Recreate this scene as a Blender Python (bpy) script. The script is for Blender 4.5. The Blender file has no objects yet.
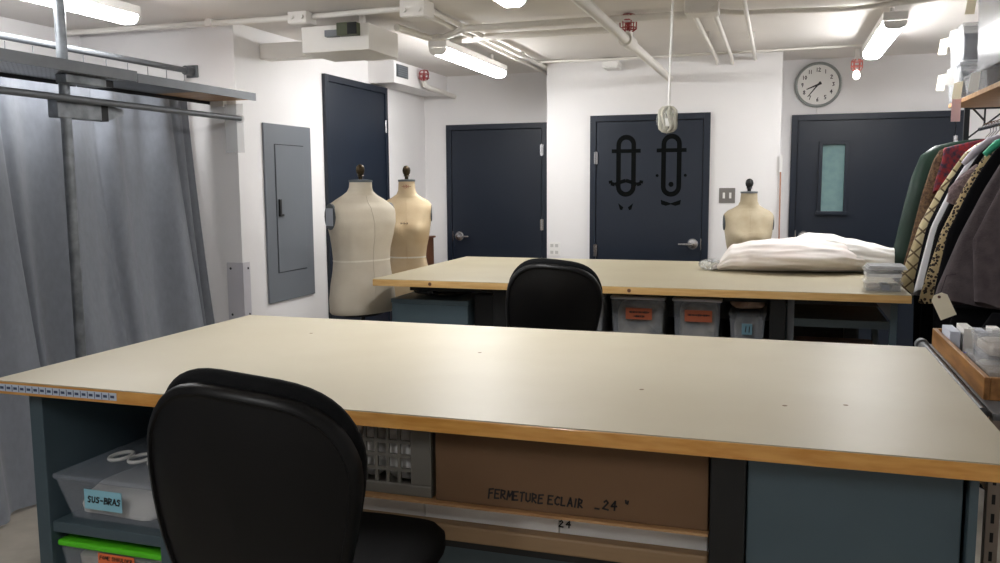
import bpy, math, random
from mathutils import Matrix, Vector
random.seed(7)
S = bpy.context.scene
COL = S.collection
PI = math.pi

# ------------------------------------------------------------------ camera, world, exposure
cam_d = bpy.data.cameras.new('camera')
cam = bpy.data.objects.new('camera', cam_d)
COL.objects.link(cam)
cam_d.sensor_width = 36.0
cam_d.lens = 30.77
cam_d.clip_start = 0.02
RT = Vector((0.951096, 0.308828, -0.006484))
DN = Vector((0.028991, -0.110144, -0.993493))
FW = Vector((-0.307533, 0.944719, -0.113711))
cam.matrix_world = Matrix(((RT.x, -DN.x, -FW.x, 0.0),
                           (RT.y, -DN.y, -FW.y, 0.0),
                           (RT.z, -DN.z, -FW.z, 1.58),
                           (0, 0, 0, 1)))
S.camera = cam
w = bpy.data.worlds.new('world')
S.world = w
w.use_nodes = True
w.node_tree.nodes['Background'].inputs[0].default_value = (0.5, 0.5, 0.5, 1)
w.node_tree.nodes['Background'].inputs[1].default_value = 0.05
S.view_settings.view_transform = 'Standard'
S.view_settings.look = 'None'
S.view_settings.gamma = 1.0
S.view_settings.use_curve_mapping = False
S.view_settings.exposure = 2.15
LAMP_STRENGTH = 13.0

CEIL = 2.625

# ------------------------------------------------------------------ materials
def lin(c):
    return tuple(((v / 255) / 12.92 if v / 255 <= 0.04045 else ((v / 255 + 0.055) / 1.055) ** 2.4) for v in c) + (1,)

MATS = {}
def mat(name, rgb, rough=0.5, metal=0.0, var=0.0, vscale=5.0, bump=0.0, bscale=60.0, stretch=None, alpha=1.0,
        rgb2=None, coat=0.0, sheen=0.0, spec=None, trans=0.0):
    if name in MATS:
        return MATS[name]
    m = bpy.data.materials.new(name)
    m.use_nodes = True
    nt = m.node_tree
    b = nt.nodes['Principled BSDF']
    b.inputs['Base Color'].default_value = lin(rgb)
    b.inputs['Roughness'].default_value = rough
    b.inputs['Metallic'].default_value = metal
    if coat: b.inputs['Coat Weight'].default_value = coat
    if sheen:
        b.inputs['Sheen Weight'].default_value = sheen
    if spec is not None: b.inputs['Specular IOR Level'].default_value = spec
    if alpha < 1: b.inputs['Alpha'].default_value = alpha
    if trans: b.inputs['Transmission Weight'].default_value = trans
    tc = nt.nodes.new('ShaderNodeTexCoord')
    mp = nt.nodes.new('ShaderNodeMapping')
    nt.links.new(tc.outputs['Object'], mp.inputs[0])
    if stretch: mp.inputs['Scale'].default_value = stretch
    if var > 0 or rgb2:
        n = nt.nodes.new('ShaderNodeTexNoise')
        n.inputs['Scale'].default_value = vscale
        n.inputs['Detail'].default_value = 5
        nt.links.new(mp.outputs[0], n.inputs['Vector'])
        r = nt.nodes.new('ShaderNodeValToRGB')
        c = lin(rgb)
        c2 = lin(rgb2) if rgb2 else tuple(max(0, v * (1 - var)) for v in c[:3]) + (1,)
        r.color_ramp.elements[0].position = 0.35
        r.color_ramp.elements[1].position = 0.65
        r.color_ramp.elements[0].color = c2
        r.color_ramp.elements[1].color = c
        nt.links.new(n.outputs[0], r.inputs[0])
        nt.links.new(r.outputs[0], b.inputs['Base Color'])
    if bump > 0:
        n2 = nt.nodes.new('ShaderNodeTexNoise')
        n2.inputs['Scale'].default_value = bscale
        n2.inputs['Detail'].default_value = 4
        nt.links.new(mp.outputs[0], n2.inputs['Vector'])
        bp = nt.nodes.new('ShaderNodeBump')
        bp.inputs['Strength'].default_value = bump
        bp.inputs['Distance'].default_value = 0.01
        nt.links.new(n2.outputs[0], bp.inputs['Height'])
        nt.links.new(bp.outputs[0], b.inputs['Normal'])
    MATS[name] = m
    return m

def emit(name, rgb, strength):
    m = bpy.data.materials.new(name)
    m.use_nodes = True
    nt = m.node_tree
    b = nt.nodes['Principled BSDF']
    b.inputs['Base Color'].default_value = lin(rgb)
    b.inputs['Emission Color'].default_value = lin(rgb)
    b.inputs['Emission Strength'].default_value = strength
    MATS[name] = m
    return m

def nodes_of(m):
    nt = m.node_tree
    mp = [n for n in nt.nodes if n.type == 'MAPPING'][0]
    return nt, nt.nodes['Principled BSDF'], mp

def ramp_tex(m, tex, out, stops, const=True):
    nt, b, mp = nodes_of(m)
    r = nt.nodes.new('ShaderNodeValToRGB')
    if const: r.color_ramp.interpolation = 'CONSTANT'
    while len(r.color_ramp.elements) < len(stops):
        r.color_ramp.elements.new(0.5)
    for e, (p, c) in zip(r.color_ramp.elements, stops):
        e.position = p
        e.color = lin(c)
    nt.links.new(tex.outputs[out], r.inputs[0])
    nt.links.new(r.outputs[0], b.inputs['Base Color'])
    return r

WALL = mat('wall_paint', (236, 234, 234), 0.6, bump=0.05, bscale=40, var=0.03, vscale=1.2)
CEILM = mat('ceiling_paint', (228, 223, 218), 0.75, bump=0.12, bscale=25, var=0.06, vscale=1.5)
CONCRETE = mat('concrete_floor', (178, 172, 160), 0.45, rgb2=(146, 139, 128), vscale=3.0, bump=0.1, bscale=20)
NAVY = mat('navy_door_paint', (21, 31, 46), 0.4, var=0.06, vscale=2)
NAVY_D = mat('black_gap', (10, 12, 15), 0.8)
DECAL = mat('black_vinyl_decal', (4, 6, 7), 0.7, spec=0.1)
CHROME = mat('satin_chrome', (205, 205, 208), 0.25, 1.0)
PIPEW = mat('white_painted_pipe', (232, 228, 222), 0.5, var=0.04, vscale=4)
WHITEP = mat('white_enamel', (235, 233, 230), 0.4)
GREYPANEL = mat('grey_panel_enamel', (110, 115, 122), 0.45, var=0.05, vscale=2)
GALV = mat('galvanised_steel', (128, 132, 136), 0.42, 0.4, rgb2=(96, 100, 104), vscale=14)
ZINC = mat('grey_steel', (104, 107, 111), 0.45, 0.3, var=0.15, vscale=9)
DARKSTEEL = mat('dark_steel', (40, 42, 46), 0.5, 0.5)
ACRYL = mat('clear_acrylic', (235, 240, 242), 0.08, alpha=0.22)
LINO = mat('beige_linoleum', (187, 179, 158), 0.42, rgb2=(182, 173, 151), vscale=2.5, bump=0.02, bscale=150)
LINO2 = mat('beige_linoleum_worn', (180, 171, 146), 0.45, rgb2=(173, 163, 137), vscale=2.0)
BIRCH = mat('varnished_birch_edge', (224, 168, 92), 0.28, rgb2=(206, 144, 66), vscale=3.0, stretch=(3, 3, 18), coat=0.4)
PINE = mat('pale_pine_edge', (222, 184, 124), 0.4, rgb2=(204, 160, 96), vscale=3.0, stretch=(2, 2, 20))
WOOD = mat('tan_plank', (190, 150, 105), 0.5, rgb2=(165, 122, 80), vscale=4.0, stretch=(1, 8, 8))
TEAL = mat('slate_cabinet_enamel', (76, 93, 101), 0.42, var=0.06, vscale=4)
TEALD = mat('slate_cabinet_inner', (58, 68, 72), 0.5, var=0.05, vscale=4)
BLACKM = mat('black_metal', (13, 14, 15), 0.45)
BLACKP = mat('black_plastic', (7, 7, 8), 0.45, spec=0.28)
BLACKF = mat('black_fabric', (9, 10, 12), 0.9, bump=0.25, bscale=300, spec=0.2)
CURT = mat('grey_curtain_cloth', (118, 122, 130), 0.85, rgb2=(112, 116, 124), vscale=10, stretch=(4, 4, 2), bump=0.08, bscale=220, sheen=0.15)
CARD = mat('brown_cardboard', (112, 84, 58), 0.8, var=0.06, vscale=3)
INK = mat('black_marker_ink', (18, 16, 18), 0.6)
CLEAR = mat('clear_polypropylene', (205, 212, 222), 0.18, alpha=0.16)
CLEARL = mat('clear_lid', (190, 200, 214), 0.2, alpha=0.3)
CLEARB = mat('hazy_polypropylene', (196, 199, 204), 0.25, alpha=0.33)
CLEARS = mat('clear_styrene', (224, 227, 232), 0.1, alpha=0.2)
CLEARW = mat('milky_polypropylene', (225, 226, 228), 0.25, alpha=0.55)
CLOTHW = mat('off_white_cloth', (212, 205, 196), 0.85, rgb2=(176, 166, 154), vscale=9, bump=0.3, bscale=20)
LABBLUE = mat('blue_paper_label', (150, 205, 222), 0.7)
LABOR = mat('orange_paper_label', (235, 120, 70), 0.7)
LABWH = mat('cream_paper_tag', (248, 238, 212), 0.7)
LABPINK = mat('pink_paper_tag', (240, 205, 208), 0.7)
LIME = mat('lime_green_lid', (98, 220, 40), 0.35)
GREYPL = mat('grey_brown_plastic', (112, 108, 100), 0.45)
LINEN = mat('cream_linen', (206, 197, 180), 0.9, rgb2=(198, 188, 170), vscale=7, bump=0.1, bscale=300)
LINEN2 = mat('tan_linen', (196, 172, 138), 0.9, rgb2=(205, 186, 154), vscale=5, bump=0.1, bscale=300)
LINEN3 = mat('aged_linen', (186, 174, 150), 0.9, rgb2=(166, 152, 126), vscale=6, bump=0.1, bscale=300)
BRASS = mat('aged_brass', (74, 62, 44), 0.4, 0.8, var=0.4, vscale=30)
SEAM = mat('seam_tape', (226, 220, 206), 0.9)
GREYPLATE = mat('grey_arm_plate', (84, 90, 94), 0.5)
PAPERW = mat('white_paper', (232, 230, 226), 0.8)
BROWNW = mat('brown_wood', (108, 70, 48), 0.5, var=0.2, vscale=6)
TRAYW = mat('oak_tray_wood', (172, 124, 72), 0.42, rgb2=(132, 90, 48), vscale=5, stretch=(8, 1, 8))
RED = mat('red_cage_paint', (150, 52, 52), 0.4)
TEALGLASS = mat('teal_wired_glass', (132, 164, 164), 0.22, rgb2=(122, 154, 156), vscale=20)
COPPER = mat('copper_rod', (178, 126, 100), 0.45, 0.2)
TULLE = mat('white_tulle', (246, 240, 236), 0.95, rgb2=(242, 230, 224), vscale=6, bump=0.15, bscale=24, alpha=0.93, stretch=(0.5, 1.5, 1.5))
TULLE2 = mat('white_tulle_sheet', (240, 238, 234), 0.95, bump=0.3, bscale=30, alpha=0.9, stretch=(0.5, 1.5, 1.5))
LAMPM = emit('fluorescent_diffuser', (252, 252, 252), LAMP_STRENGTH)
# garment cloths
G_GREEN = mat('green_quilted_nylon', (15, 46, 34), 0.38, var=0.25, vscale=8, bump=0.2, bscale=18)
G_BROWN = mat('brown_tweed', (104, 80, 56), 0.95, rgb2=(66, 48, 34), vscale=60, bump=0.5, bscale=90)
G_GOLD = mat('gold_quilted_cloth', (190, 160, 96), 0.35, 0.35)
G_WHITE = mat('white_satin', (222, 222, 226), 0.45, var=0.06, vscale=6)
G_BLACK = mat('black_wool', (14, 14, 17), 0.95, spec=0.15)
G_LEO = mat('leopard_print', (200, 160, 90), 0.8)
G_GREY = mat('charcoal_wool', (82, 74, 76), 0.95, rgb2=(68, 61, 64), vscale=20, bump=0.3, bscale=120, spec=0.2)
G_RED = mat('red_print_cloth', (150, 24, 32), 0.6, rgb2=(40, 34, 60), vscale=40)
G_FUR = mat('mauve_fur', (150, 132, 134), 1.0, rgb2=(112, 96, 100), vscale=40, bump=1.0, bscale=90)
G_MINT = mat('mint_green_cloth', (70, 190, 150), 0.6)
G_LILAC = mat('lilac_cloth', (206, 200, 214), 0.7)

def _special():
    # leopard
    nt, b, mp = nodes_of(G_LEO)
    v = nt.nodes.new('ShaderNodeTexVoronoi'); v.inputs['Scale'].default_value = 58
    nt.links.new(mp.outputs[0], v.inputs['Vector'])
    ramp_tex(G_LEO, v, 'Distance', [(0, (110, 74, 40)), (0.16, (28, 20, 16)), (0.44, (186, 164, 124))])
    # gold diamonds
    nt, b, mp = nodes_of(G_GOLD)
    mp.inputs['Rotation'].default_value = (0, math.radians(45), 0)
    c = nt.nodes.new('ShaderNodeTexBrick')
    c.offset = 0
    c.inputs['Scale'].default_value = 1.0
    c.inputs['Brick Width'].default_value = 0.06
    c.inputs['Row Height'].default_value = 0.06
    c.inputs['Mortar Size'].default_value = 0.005
    c.inputs['Color1'].default_value = lin((196, 184, 150))
    c.inputs['Color2'].default_value = lin((160, 145, 108))
    c.inputs['Mortar'].default_value = lin((84, 68, 42))
    sep = nt.nodes.new('ShaderNodeSeparateXYZ'); cmb = nt.nodes.new('ShaderNodeCombineXYZ')
    nt.links.new(mp.outputs[0], sep.inputs[0])
    nt.links.new(sep.outputs[0], cmb.inputs[0]); nt.links.new(sep.outputs[2], cmb.inputs[1])
    nt.links.new(cmb.outputs[0], c.inputs['Vector'])
    nt.links.new(c.outputs[0], b.inputs['Base Color'])
_special()

PERF = mat('perforated_steel', (150, 152, 156), 0.45, 0.3)
def _perf():
    nt, b, mp = nodes_of(PERF)
    v = nt.nodes.new('ShaderNodeTexVoronoi'); v.inputs['Scale'].default_value = 38
    v.inputs['Randomness'].default_value = 0.0
    nt.links.new(mp.outputs[0], v.inputs['Vector'])
    ramp_tex(PERF, v, 'Distance', [(0, (52, 54, 58)), (0.3, (160, 162, 166))])
_perf()

# ------------------------------------------------------------------ geometry helpers
class G:
    def __init__(s): s.v = []; s.f = []
    def add(s, v, f):
        o = len(s.v); s.v += [tuple(p) for p in v]; s.f += [tuple(i + o for i in q) for q in f]
        return s
    def box(s, x0, x1, y0, y1, z0, z1):
        v = [(x0, y0, z0), (x1, y0, z0), (x1, y1, z0), (x0, y1, z0), (x0, y0, z1), (x1, y0, z1), (x1, y1, z1), (x0, y1, z1)]
        return s.add(v, [(3, 2, 1, 0), (4, 5, 6, 7), (0, 1, 5, 4), (1, 2, 6, 5), (2, 3, 7, 6), (3, 0, 4, 7)])
    def tube(s, pts, r, n=10, caps=True):
        pts = [Vector(p) for p in pts]
        rs = r if isinstance(r, (list, tuple)) else [r] * len(pts)
        rings = []
        up = None
        for i, p in enumerate(pts):
            a = pts[max(0, i - 1)]; b = pts[min(len(pts) - 1, i + 1)]
            t = (b - a).normalized()
            if up is None:
                up = Vector((0, 0, 1)) if abs(t.z) < 0.9 else Vector((1, 0, 0))
            x = t.cross(up)
            if x.length < 1e-4: x = t.cross(Vector((1, 0, 0)))
            x.normalize(); y = x.cross(t).normalized(); up = y
            rings.append([p + (x * math.cos(2 * PI * k / n) + y * math.sin(2 * PI * k / n)) * rs[i] for k in range(n)])
        return s.loft(rings, caps)
    def loft(s, rings, caps=True):
        n = len(rings[0]); v = [p for r in rings for p in r]; f = []
        for i in range(len(rings) - 1):
            for k in range(n):
                a = i * n + k; b = i * n + (k + 1) % n
                f.append((a, b, b + n, a + n))
        if caps:
            f.append(tuple(range(n - 1, -1, -1))); o = (len(rings) - 1) * n
            f.append(tuple(o + k for k in range(n)))
        return s.add(v, f)
    def lathe(s, prof, c=(0, 0, 0), n=20, axis='z', caps=True):
        rings = []
        for r, h in prof:
            ring = []
            for k in range(n):
                a = 2 * PI * k / n; x, y = r * math.cos(a), r * math.sin(a)
                p = (x, y, h) if axis == 'z' else ((x, h, y) if axis == 'y' else (h, x, y))
                ring.append((c[0] + p[0], c[1] + p[1], c[2] + p[2]))
            rings.append(ring)
        return s.loft(rings, caps)
    def prism(s, poly, d0, d1, plane='xz'):
        def P(a, b, d):
            return (a, d, b) if plane == 'xz' else ((a, b, d) if plane == 'xy' else (d, a, b))
        n = len(poly)
        v = [P(a, b, d0) for a, b in poly] + [P(a, b, d1) for a, b in poly]
        f = [tuple(range(n)), tuple(range(2 * n - 1, n - 1, -1))]
        for k in range(n):
            j = (k + 1) % n
            f.append((k, k + n, j + n, j))
        return s.add(v, f)
    def grid(s, fn, nu, nv):
        v = [fn(i / nu, j / nv) for j in range(nv + 1) for i in range(nu + 1)]
        f = [(j * (nu + 1) + i, j * (nu + 1) + i + 1, (j + 1) * (nu + 1) + i + 1, (j + 1) * (nu + 1) + i) for j in range(nv) for i in range(nu)]
        return s.add(v, f)
    def blob(s, c, size, seed=0, amp=0.12, nu=20, nv=10, e=0.7):
        rnd = random.Random(seed)
        ph = [rnd.uniform(0, 6.28) for _ in range(6)]
        rings = []
        def sp(x): return math.copysign(abs(x) ** e, x)
        for j in range(nv + 1):
            th = -PI / 2 + PI * (0.02 + 0.96 * j / nv)
            ring = []
            for i in range(nu):
                a = 2 * PI * i / nu
                k = 1 + amp * (math.sin(3 * a + ph[0] + 2 * th) + math.sin(5 * a + ph[1] - 3 * th) * 0.7 + math.sin(4 * th + ph[2] + a) * 0.6) / 1.6
                ring.append((c[0] + size[0] / 2 * sp(math.cos(th)) * sp(math.cos(a)) * k, c[1] + size[1] / 2 * sp(math.cos(th)) * sp(math.sin(a)) * k,
                             c[2] + size[2] / 2 * sp(math.sin(th)) * min(k, 1.0)))
            rings.append(ring)
        return s.loft(rings)

def obj(name, g, m, parent=None, smooth=False, bevel=0.0, solid=0.0, ang=40):
    """parent's location is subtracted when the parent is unrotated at build time (world coords in, local coords out)"""
    me = bpy.data.meshes.new(name)
    off = Vector((0, 0, 0))
    p = parent
    while p is not None:
        off += Vector(p.location); p = p.parent
    me.from_pydata([(a - off.x, b - off.y, c - off.z) for a, b, c in g.v], [], g.f)
    me.materials.append(m)
    if smooth:
        for q in me.polygons: q.use_smooth = True
        me.set_sharp_from_angle(angle=math.radians(ang))
    me.update()
    o = bpy.data.objects.new(name, me)
    COL.objects.link(o)
    if parent is not None: o.parent = parent
    if bevel > 0:
        b = o.modifiers.new('bevel', 'BEVEL'); b.width = bevel; b.segments = 2; b.limit_method = 'ANGLE'
        b.harden_normals = False
    if solid:
        sm = o.modifiers.new('solid', 'SOLIDIFY'); sm.thickness = solid; sm.offset = 0
    return o

def thing(name, loc, label, cat, group=None, rotz=0.0):
    o = bpy.data.objects.new(name, None)
    COL.objects.link(o)
    o.empty_display_size = 0.1
    o.location = loc
    o.rotation_euler = (0, 0, 0)
    o['label'] = label; o['category'] = cat
    if group: o['group'] = group
    return o

def tag(o, label, cat, group=None):
    o['label'] = label; o['category'] = cat
    if group: o['group'] = group
    return o

def struct(o, label=None):
    o['kind'] = 'structure'
    if label: o['label'] = label
    return o

def bx(*a): return G().box(*a)
def rect(cx, cz, w, h): return [(cx - w / 2, cz - h / 2), (cx + w / 2, cz - h / 2), (cx + w / 2, cz + h / 2), (cx - w / 2, cz + h / 2)]

# hand-lettered strokes -------------------------------------------------
STK = {
 'A': [[(0, 0), (.45, 1), (.9, 0)], [(.18, .38), (.74, .38)]], 'B': [[(0, 0), (0, 1), (.6, .95), (.68, .72), (.1, .54), (.75, .4), (.72, .08), (0, 0)]],
 'C': [[(.85, .85), (.4, 1), (.05, .6), (.1, .15), (.5, 0), (.85, .12)]], 'D': [[(0, 0), (0, 1), (.6, .85), (.75, .4), (.5, .05), (0, 0)]],
 'E': [[(.8, 1), (0, .95), (0, 0), (.8, .04)], [(0, .52), (.6, .55)]], 'F': [[(.8, 1), (.05, .95), (0, -.1)], [(0, .52), (.6, .56)]],
 'G': [[(.85, .85), (.4, 1), (.05, .5), (.45, 0), (.85, .2), (.8, .45), (.5, .45)]], 'H': [[(0, 0), (0, 1)], [(.75, 0), (.75, 1)], [(0, .5), (.75, .5)]],
 'I': [[(.2, 0), (.2, 1)]], 'L': [[(.05, 1), (0, 0), (.75, .05)]], 'M': [[(0, 0), (.05, 1), (.45, .3), (.85, 1), (.9, 0)]],
 'N': [[(0, 0), (0, 1), (.7, 0), (.7, 1)]], 'O': [[(.4, 1), (.02, .55), (.35, 0), (.75, .4), (.4, 1)]], 'P': [[(0, 0), (0, 1), (.65, .9), (.65, .55), (0, .45)]],
 'R': [[(0, 0), (0, 1), (.65, .9), (.6, .58), (.05, .48), (.75, 0)]], 'S': [[(.75, .9), (.3, 1), (.08, .72), (.65, .4), (.5, .05), (0, .1)]],
 'T': [[(0, .97), (.85, 1)], [(.4, 1), (.38, 0)]], 'U': [[(0, 1), (.05, .2), (.4, 0), (.7, .25), (.72, 1)]], 'W': [[(0, 1), (.2, 0), (.45, .7), (.7, 0), (.9, 1)]],
 '2': [[(.05, .75), (.35, 1), (.65, .75), (.02, .05), (.75, .02)]], '4': [[(.5, 0), (.55, 1), (0, .4), (.8, .45)]], '"': [[(.1, 1.2), (.1, .85)], [(.4, 1.2), (.4, .85)]],
 '-': [[(.1, .45), (.6, .5)]], '_': [[(0, 0), (.6, 0)]], ' ': [],
 '1': [[(.2, 0), (.2, 1)]], '3': [[(.05, .9), (.6, .95), (.3, .55), (.65, .25), (.05, .05)]], '5': [[(.65, 1), (.1, 1), (.08, .55), (.6, .5), (.55, .05), (.02, .05)]],
 '6': [[(.6, 1), (.1, .5), (.15, .05), (.6, .1), (.5, .5), (.1, .4)]], '7': [[(.02, 1), (.68, 1), (.25, 0)]], '8': [[(.35, .52), (.05, .78), (.35, 1), (.62, .78), (.35, .52), (.02, .22), (.35, 0), (.68, .22), (.35, .52)]],
 '9': [[(.6, .6), (.15, .55), (.15, .95), (.6, .95), (.58, .5), (.3, 0)]], '0': [[(.35, 1), (.02, .5), (.35, 0), (.65, .5), (.35, 1)]],
}
def write(g, text, o, right, up, h, t, adv=1.05, wd=0.8, thick=0.0006, slant=0.1, jit=0.04, seed=1):
    rnd = random.Random(seed)
    o = Vector(o); right = Vector(right); up = Vector(up); nrm = right.cross(up).normalized()
    x = 0.0
    for ch in text:
        for line in STK.get(ch, []):
            pts = [o + right * (x + (a * wd + b * slant + rnd.uniform(-jit, jit)) * h) + up * ((b + rnd.uniform(-jit, jit)) * h) for a, b in line]
            for p, q in zip(pts, pts[1:]):
                d = (q - p)
                if d.length < 1e-6: continue
                d.normalize(); s = d.cross(nrm) * (t / 2)
                p2 = p - d * t * 0.3; q2 = q + d * t * 0.3
                vs = [p2 - s, q2 - s, q2 + s, p2 + s]
                g.add([v for v in vs] + [v + nrm * thick for v in vs],
                      [(3, 2, 1, 0), (4, 5, 6, 7), (0, 1, 5, 4), (1, 2, 6, 5), (2, 3, 7, 6), (3, 0, 4, 7)])
        x += (0.62 if ch in 'I1' else 1.0) * h * adv * (0.7 if ch == ' ' else 1.0)
    return g

# ================================================================== ROOM SHELL
T = 0.12
struct(obj('floor', bx(-4.8, 1.9, -2.6, 8.2, -0.1, 0.0), CONCRETE), 'grey stained concrete floor')
struct(obj('ceiling', bx(-4.8, 1.9, -2.6, 8.2, CEIL, CEIL + 0.1), CEILM), 'off-white painted concrete ceiling')
LX = -3.37; RY = 4.84; BY = 7.97; MY = 7.42; RXW = 1.75; AX = -4.6
struct(obj('wall_left', bx(LX - T, LX, RY, BY, 0, CEIL), WALL), 'white left wall with the grey panel')
struct(obj('wall_left_return', bx(AX, LX - T, RY, RY + T, 0, CEIL), WALL), 'short white wall beside the curtain')
struct(obj('wall_alcove', bx(AX - T, AX, -2.4, RY + T, 0, CEIL), WALL), 'white alcove wall behind the curtain')
struct(obj('wall_back', bx(LX - T, RXW + T, BY, BY + T, 0, CEIL), WALL), 'white back wall behind doors and clock')
struct(obj('wall_back_projection', bx(-1.97, -0.0, MY, BY, 0, CEIL), WALL), 'white boxed-out wall with the decorated door')
struct(obj('wall_right', bx(RXW, RXW + T, -2.4, BY, 0, CEIL), WALL), 'white right wall behind the garment rack')
struct(obj('wall_front', bx(AX - T, RXW + T, -2.4 - T, -2.4, 0, CEIL), WALL), 'white wall facing the doors')
struct(obj('trim_1', bx(LX, -3.13, 6.75, BY, 2.44, CEIL), WALL), 'white boxed soffit in the back corner')

# ------------------------------------------------------------------ doors (built facing -Y, then turned)
def lever(root, x, y, z, flip=1, knob=False):
    r = obj('lever_handle', G().lathe([(0.046, y), (0.047, y - 0.006), (0.038, y - 0.016), (0.013, y - 0.018), (0.012, y - 0.05)], (x, 0, z), 20, 'y'), CHROME, root, True)
    g = G().tube([(x, y - 0.046, z), (x - flip * 0.02, y - 0.05, z), (x - flip * 0.115, y - 0.05, z)], [0.011, 0.011, 0.008], 10)
    obj('lever', g, CHROME, r, True)
    return r

def door(n, x0, x1, top, hinge_side, handle_z, label, lite=None, loc=(0, 0, 0), handle=True, hinges=(0.25, 0.55, 0.88)):
    wd = x1 - x0
    root = bpy.data.objects.new('door_%d' % n, None); COL.objects.link(root)
    root.location = (0, 0, 0)
    struct(root, label)
    J = 0.052
    g = G().box(0, J, -0.03, 0, 0, top).box(wd - J, wd, -0.03, 0, 0, top).box(J, wd - J, -0.03, 0, top - J, top)
    obj('door_frame', g, NAVY, root, bevel=0.002)
    obj('door_rebate', bx(J, wd - J, -0.006, -0.0005, 0, top - J), NAVY_D, root)
    a, b, c, d = J + 0.005, wd - J - 0.005, 0.008, top - J - 0.005
    if lite is None:
        slab = obj('door_slab', bx(a, b, -0.022, -0.0062, c, d), NAVY, root, bevel=0.0015)
    else:
        lx0, lx1, lz0, lz1 = lite
        g = G().box(a, lx0, -0.022, -0.0062, c, d).box(lx1, b, -0.022, -0.0062, c, d).box(lx0, lx1, -0.022, -0.0062, c, lz0).box(lx0, lx1, -0.022, -0.0062, lz1, d)
        slab = obj('door_slab', g, NAVY, root)
        q = 0.03
        g = G().box(lx0 - q, lx0, -0.05, -0.0222, lz0 - q, lz1 + q).box(lx1, lx1 + q, -0.05, -0.0222, lz0 - q, lz1 + q)
        g.box(lx0, lx1, -0.05, -0.0222, lz1, lz1 + q).box(lx0 - q - .01, lx1 + q + .01, -0.06, -0.0222, lz0 - q, lz0 - 0.002)
        obj('window_bead', g, NAVY, root, bevel=0.002)
        obj('glass_pane', bx(lx0, lx1, -0.014, -0.0065, lz0, lz1), TEALGLASS, root)
    hx = J + 0.001 if hinge_side < 0 else wd - J - 0.001
    for fz in hinges:
        z = top * fz
        g = G().tube([(hx, -0.034, z - 0.055), (hx, -0.034, z + 0.055)], 0.008, 8)
        g.box(hx - 0.016, hx + 0.016, -0.0345, -0.031, z - 0.052, z + 0.052)
        obj('hinge', g, CHROME, root)
    if handle:
        hxx = b - 0.07 if hinge_side < 0 else a + 0.07
        lever(root, hxx, -0.022, handle_z, 1 if hinge_side < 0 else -1)
        sx = b - 0.002 if hinge_side < 0 else a + 0.002
        obj('strike_plate', bx(sx - 0.003, sx + 0.003, -0.0235, -0.0221, handle_z - 0.05, handle_z + 0.05), CHROME, root)
    root.location = loc
    return root

d1 = door(1, 0, 1.11, 2.43, 1, 1.06, 'tall navy door on the left wall behind the dress forms', loc=(LX, 5.955, 0), hinges=(0.2, 0.5, 0.86))
d1.rotation_euler = (0, 0, PI / 2)
door(2, 0, 1.03, 2.155, 1, 1.065, 'navy door with a lever in the back left recess', loc=(-3.135, BY, 0))
d3 = door(3, 0, 1.016, 2.158, -1, 1.06, 'navy door with two black outline figures', loc=(-1.575, MY, 0), hinges=(0.12, 0.46, 0.832))
d4 = door(4, 0, 1.335, 2.155, 1, 1.106, 'wide navy door with a narrow glass window', lite=(0.26, 0.44, 1.325, 1.895), loc=(0.087, BY, 0))

# decals on door 3: two tall stadium-shaped figures
def ring_poly(g, outer, inner, y0, y1):
    n = len(outer)
    v = [(a, y0, b) for a, b in outer] + [(a, y0, b) for a, b in inner] + [(a, y1, b) for a, b in outer] + [(a, y1, b) for a, b in inner]
    f = []
    for k in range(n):
        j = (k + 1) % n
        f += [(k, j, n + j, n + k), (2 * n + k, 3 * n + k, 3 * n + j, 2 * n + j), (k, 2 * n + k, 2 * n + j, j), (n + k, n + j, 3 * n + j, 3 * n + k)]
    g.add(v, f)
def stadium(cx, z0, z1, hw, n=12):
    pts = [(cx + hw * math.cos(PI * k / n), z1 - hw + hw * math.sin(PI * k / n)) for k in range(n + 1)]
    pts += [(cx + hw * math.cos(PI + PI * k / n), z0 + hw + hw * math.sin(PI + PI * k / n)) for k in range(n + 1)]
    return pts
def wdec(name, g):
    o = obj(name, g, DECAL); o.parent = d3; return o
Y0, Y1 = -0.0245, -0.0221
def disc(g, cx, cz, r, n=14, sx=1.0):
    g.prism([(cx + sx * r * math.cos(2 * PI * k / n), cz + r * math.sin(2 * PI * k / n)) for k in range(n)], Y0, Y1)
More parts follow.
